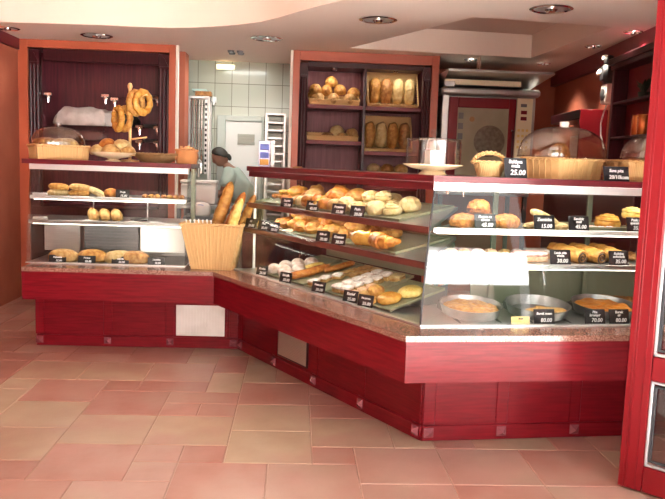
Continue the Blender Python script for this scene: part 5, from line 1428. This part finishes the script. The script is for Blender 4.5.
# dark shelf unit: local y along the wall, x toward the room is negative
r = wall_thing('wall_shelves', 'dark wooden shelf unit on the salmon wall at the far right', 'shelf unit', 5.42, 1.385)
b = MB(); b.box(-.13, 0, .57, .62, 0, .90, .004); b.build('side', M['cherry_dark'], r)
b = MB(); b.box(-.13, 0, -.62, -.57, 0, .90, .004); b.build('side', M['cherry_dark'], r)
b = MB(); b.box(-.16, 0, -.66, .66, .90, .955, .006); b.box(-.145, 0, -.63, .63, .865, .8995, .004); b.build('cornice', M['cherry_dark'], r)
b = MB(); b.box(-.012, -.001, -.57, .57, 0, .865, 0); b.build('back_panel', M['red_panel'], r)
for z_ in (0.0, .30, .58): b = MB(); b.box(-.125, -.013, -.569, .569, z_, z_+.018, .002); b.build('shelf', M['cherry_dark'], r)
def on_wall(y, z, dx): return (wr(y)-dx, y, z)
for i, yy in enumerate((5.56, 5.45)):
    b = MB(); b.lathe([(0, 0), (.042, 0), (.044, .004), (.044, .135), (.04, .142), (.042, .150), (0, .150)], 24)
    tag(b.build('copper_tin', M['tin'], None, on_wall(yy, 1.704, .075)), 'shiny copper-red tin on the dark wall shelf, %s of the pair' % ['left', 'right'][i], 'tin', 'copper-red tins')
b = MB(); rr = random.Random(9)
for k in range(16):
    a = rr.uniform(0, 2*PI); l_ = rr.uniform(.07, .14); p0 = Vector((0, 0, .02)); p1 = Vector((l_*.5*math.cos(a), l_*math.sin(a), .06+rr.uniform(.02, .09)))
    b.tube([p0, p0.lerp(p1, .5)+Vector((0, 0, .02)), p1], [.004, .018, .003], 6, flat=.3)
b.lathe([(0, -.0), (.035, 0), (.045, .04), (0, .04)], 14)
tag(b.build('dark_plant', M['leaf'], None, on_wall(5.50, 1.984, .07)), 'small dark leafy plant above the copper-red tins', 'plant')
b = MB(); b.box(-.006, .006, -.10, .10, 0, .27, .002); o = b.build('framed_picture', mat('ochre_print', (.35, .22, .10), .5, col2=(.55, .40, .2), nscale=9), None, on_wall(5.40, 1.408, .09)); o.rotation_euler = (0, R_(12), math.atan(-.078))
tag(o, 'ochre picture leaning on the bottom shelf of the dark wall unit', 'picture')
r = wall_thing('meter_box', 'cluttered black and white electric meter with dangling wire on the salmon wall', 'meter', 6.33, 2.0)
b = MB(); b.box(-.10, 0, -.07, .07, 0, .17, .012); b.build('housing', M['paper'], r)
b = MB(); b.lathe([(0, 0), (.05, 0), (.052, .008), (.03, .016), (0, .018)], 24, M=Matrix.Translation((-.101, 0, .08)) @ Matrix.Rotation(R_(-90), 4, 'Y')); b.build('dial', M['steel_dark'], r)
b = MB(); b.box(-.13, 0, -.09, .06, .175, .34, .03); b.blob(.05, .05, .05, 12, 8, M=T(-.08, -.05, .33)); b.build('black_cover', M['black'], r)
b = MB(); b.blob(.035, .03, .035, 12, 8, M=T(-.12, .04, .25)); b.build('white_plug', M['white'], r)
b = MB(); b.blob(.03, .03, .03, 12, 8, M=T(-.11, -.02, .37)); b.build('white_plug', M['white'], r)
b = MB(); b.tube([(-.06, 0, 0), (-.07, .04, -.07), (-.07, .09, -.16), (-.06, .10, -.26), (-.05, .06, -.34), (-.05, .02, -.38)], .006, 6); b.build('cable', M['white'], r)
r = wall_thing('hanging_shelf', 'long dark wall shelf with a red end panel behind the big dome', 'shelf', 6.86, 1.88)
b = MB(); b.box(-.24, 0, -.36, .60, 0, .085, .006); b.build('board', M['cherry_dark'], r)
b = MB(); b.box(-.24, -.0, -.40, -.365, -.50, .085, .004); b.build('end_panel', M['red_panel'], r)
b = MB(); b.box(-.012, -.001, -.36, .6, -.5, -.001, 0); b.build('back_panel', M['salmon'], r)
b = MB(); b.box(-.20, -.02, -.18, .16, 0, .34, .006)
o = b.build('grey_box', M['white'], None, (wr(6.72), 6.72, 1.40)); o.rotation_euler = (0, 0, math.atan(-.078)); tag(o, 'pale grey box below the long wall shelf beside the big dome', 'box')
r = wall_thing('side_cupboard', 'low dark cupboard along the salmon wall under the grey box', 'cupboard', 6.1, 0)
b = MB(); b.box(-.30, -.001, -1.2, 1.2, 0, 1.36, .005); b.build('body', M['cherry_dark'], r)
b = MB(); b.box(-.32, -.001, -1.22, 1.22, 1.3605, 1.3845, .004); b.build('top', M['cherry'], r)

# ------------------------------------------------------------------ ceiling spotlights
SP = [(-1.84, 6.90, .14), (-.30, 6.66, .14), (.57, 5.60, .14), (1.66, 4.97, .14), (2.50, 6.33, .07), (2.45, 7.46, .07), (1.70, 7.40, .07), (2.52, 5.62, .07), (-2.55, 6.7, .10)]
lbl = ['above the left niche', 'above the doorway', 'left of the raised ceiling panel', 'right of centre, nearest the street', 'near the dark red trim, nearer one', 'near the dark red trim, farther one', 'above the oven', 'at the edge of the red door', 'in the far left corner']
for (x, y, rad), lb in zip(SP, lbl):
    r = thing('ceiling_spotlight', 'round chrome ceiling spotlight '+lb, 'spotlight', (x, y, ZC), 0, 'chrome ceiling spotlights')
    b = MB(); b.lathe([(rad*.86, .0), (rad*1.0, -.001), (rad*1.02, -.008), (rad*.90, -.014), (rad*.82, -.006), (rad*.86, 0)], 36); b.build('ring', M['chrome'], r)
    b = MB(); b.lathe([(rad*.85, -.0035), (rad*.5, -.0025), (0, -.002)], 30); b.build('reflector', M['alu'], r)
    b = MB(); b.lathe([(0, -.030), (rad*.22, -.026), (rad*.3, -.012), (rad*.3, -.003), (0, -.0028)], 20); b.build('bulb', M['chrome'], r)
r = thing('ceiling_spotlight', 'pale round light in the raised ceiling panel', 'spotlight', (1.55, 6.25, ZC+.22), 0)
b = MB(); b.lathe([(0, -.012), (.07, -.012), (.085, -.004), (.085, 0), (0, 0)], 30); b.build('lens', M['white'], r)
for i, (x, y) in enumerate([(-.69, 7.52), (-.60, 7.52), (-.69, 7.66), (-.60, 7.66)]):
    b = MB(); b.lathe([(0, -.02), (.03, -.018), (.034, 0), (0, 0)], 18)
    tag(b.build('kitchen_downlight', M['steel_dark'], None, (x, y, ZC)), 'small dark downlight over the doorway, %s of four' % ['front left', 'front right', 'rear left', 'rear right'][i], 'downlight', 'four doorway downlights')

# ------------------------------------------------------------------ light
def area(name, loc, rot, sx, sy, power, col=(1, .9, .78)):
    l = bpy.data.lights.new(name, 'AREA'); l.shape = 'RECTANGLE'; l.size = sx; l.size_y = sy; l.energy = power; l.color = col
    o = bpy.data.objects.new(name, l); C.objects.link(o); o.location = loc; o.rotation_euler = rot; return o
def spot(name, loc, power, col=(1, .82, .6), ang=110, rad=.05):
    l = bpy.data.lights.new(name, 'SPOT'); l.energy = power; l.color = col; l.spot_size = R_(ang); l.spot_blend = .6; l.shadow_soft_size = rad
    o = bpy.data.objects.new(name, l); C.objects.link(o); o.location = loc; return o
K_ = 1.0
for F, u_, w_, e_ in (('L', .55, .95, 1.0), ('D', 1.05, 1.75, 2.1), ('R', .80, 1.4, 2.2)):
    x, y, z = at(F, u_, .072, 1.318); area('case_tube_light', (x, y, z), (0, 0, FR[F][1]), w_, .03, e_, (1, .95, .85))
    for zs in (1.088, .913):
        x, y, z = at(F, u_, gv(zs)+.05, zs-.012); area('shelf_fill_light', (x, y, z), (0, 0, FR[F][1]), w_, .02, e_*.8, (1, .93, .80))  # extra fill added under each shelf to lift the lower goods
for (x, y, rad) in SP: spot('spot_fill_light', (x, y, ZC-.04), 26 if x > 2.3 else 7, (1, .88, .72))  # warm fill added at the spotlights, stronger beside the right wall
area('kitchen_lamp_light', (-.65, 7.6, ZC-.03), (0, 0, 0), .5, .3, 6.5*K_, (.98, 1, .93))
area('cabinet_light', (.36, YN+.10, 2.33), (0, 0, 0), .4, .06, 1.1); area('cabinet_light', (.94, YN+.10, 2.33), (0, 0, 0), .4, .06, .9)
# open sky over the street behind the camera
w = bpy.data.worlds.new('sky'); bpy.context.scene.world = w; w.use_nodes = True
nt = w.node_tree; bg = nt.nodes['Background']
sky = nt.nodes.new('ShaderNodeTexSky'); sky.sky_type = 'HOSEK_WILKIE'; sky.turbidity = 6; sky.ground_albedo = .4
sky.sun_direction = (.2, .9, .5)
mx = nt.nodes.new('ShaderNodeMix'); mx.data_type = 'RGBA'; mx.inputs['Factor'].default_value = .75
mx.inputs['B'].default_value = (1, .98, .95, 1)
nt.links.new(sky.outputs['Color'], mx.inputs['A']); nt.links.new(mx.outputs['Result'], bg.inputs['Color'])
bg.inputs['Strength'].default_value = 1.9
sl = bpy.data.lights.new('sun', 'SUN'); sl.energy = 58; sl.angle = R_(.6); sl.color = (1, .98, .95)
so = bpy.data.objects.new('sun', sl); C.objects.link(so); so.rotation_euler = Vector((-.45, .13, .85)).to_track_quat('Z', 'Y').to_euler()

# ------------------------------------------------------------------ camera
cam = bpy.data.cameras.new('camera'); co = bpy.data.objects.new('camera', cam); C.objects.link(co)
cam.sensor_width = 36; cam.sensor_fit = 'HORIZONTAL'; cam.lens = 36*733.8/665; cam.clip_start = .05
pt, ro, ya = .118, .034, -.0516
f = Vector((-math.sin(ya)*math.cos(pt), math.cos(ya)*math.cos(pt), -math.sin(pt)))
r0 = Vector((math.cos(ya), math.sin(ya), 0)); up0 = r0.cross(f)
rt_ = r0*math.cos(ro)+up0*math.sin(ro); up_ = -r0*math.sin(ro)+up0*math.cos(ro)
co.matrix_world = Matrix(((rt_.x, up_.x, -f.x, 0), (rt_.y, up_.y, -f.y, 0), (rt_.z, up_.z, -f.z, 1.42), (0, 0, 0, 1)))
sc = bpy.context.scene; sc.camera = co
sc.view_settings.view_transform = 'Standard'; sc.view_settings.look = 'None'; sc.view_settings.gamma = 1; sc.view_settings.use_curve_mapping = False
sc.view_settings.exposure = 1.0
sc.cycles.max_bounces = 10; sc.cycles.diffuse_bounces = 5; sc.cycles.glossy_bounces = 4; sc.cycles.transparent_max_bounces = 32; sc.cycles.caustics_reflective = False; sc.cycles.caustics_refractive = False
sc.cycles.sample_clamp_indirect = 0
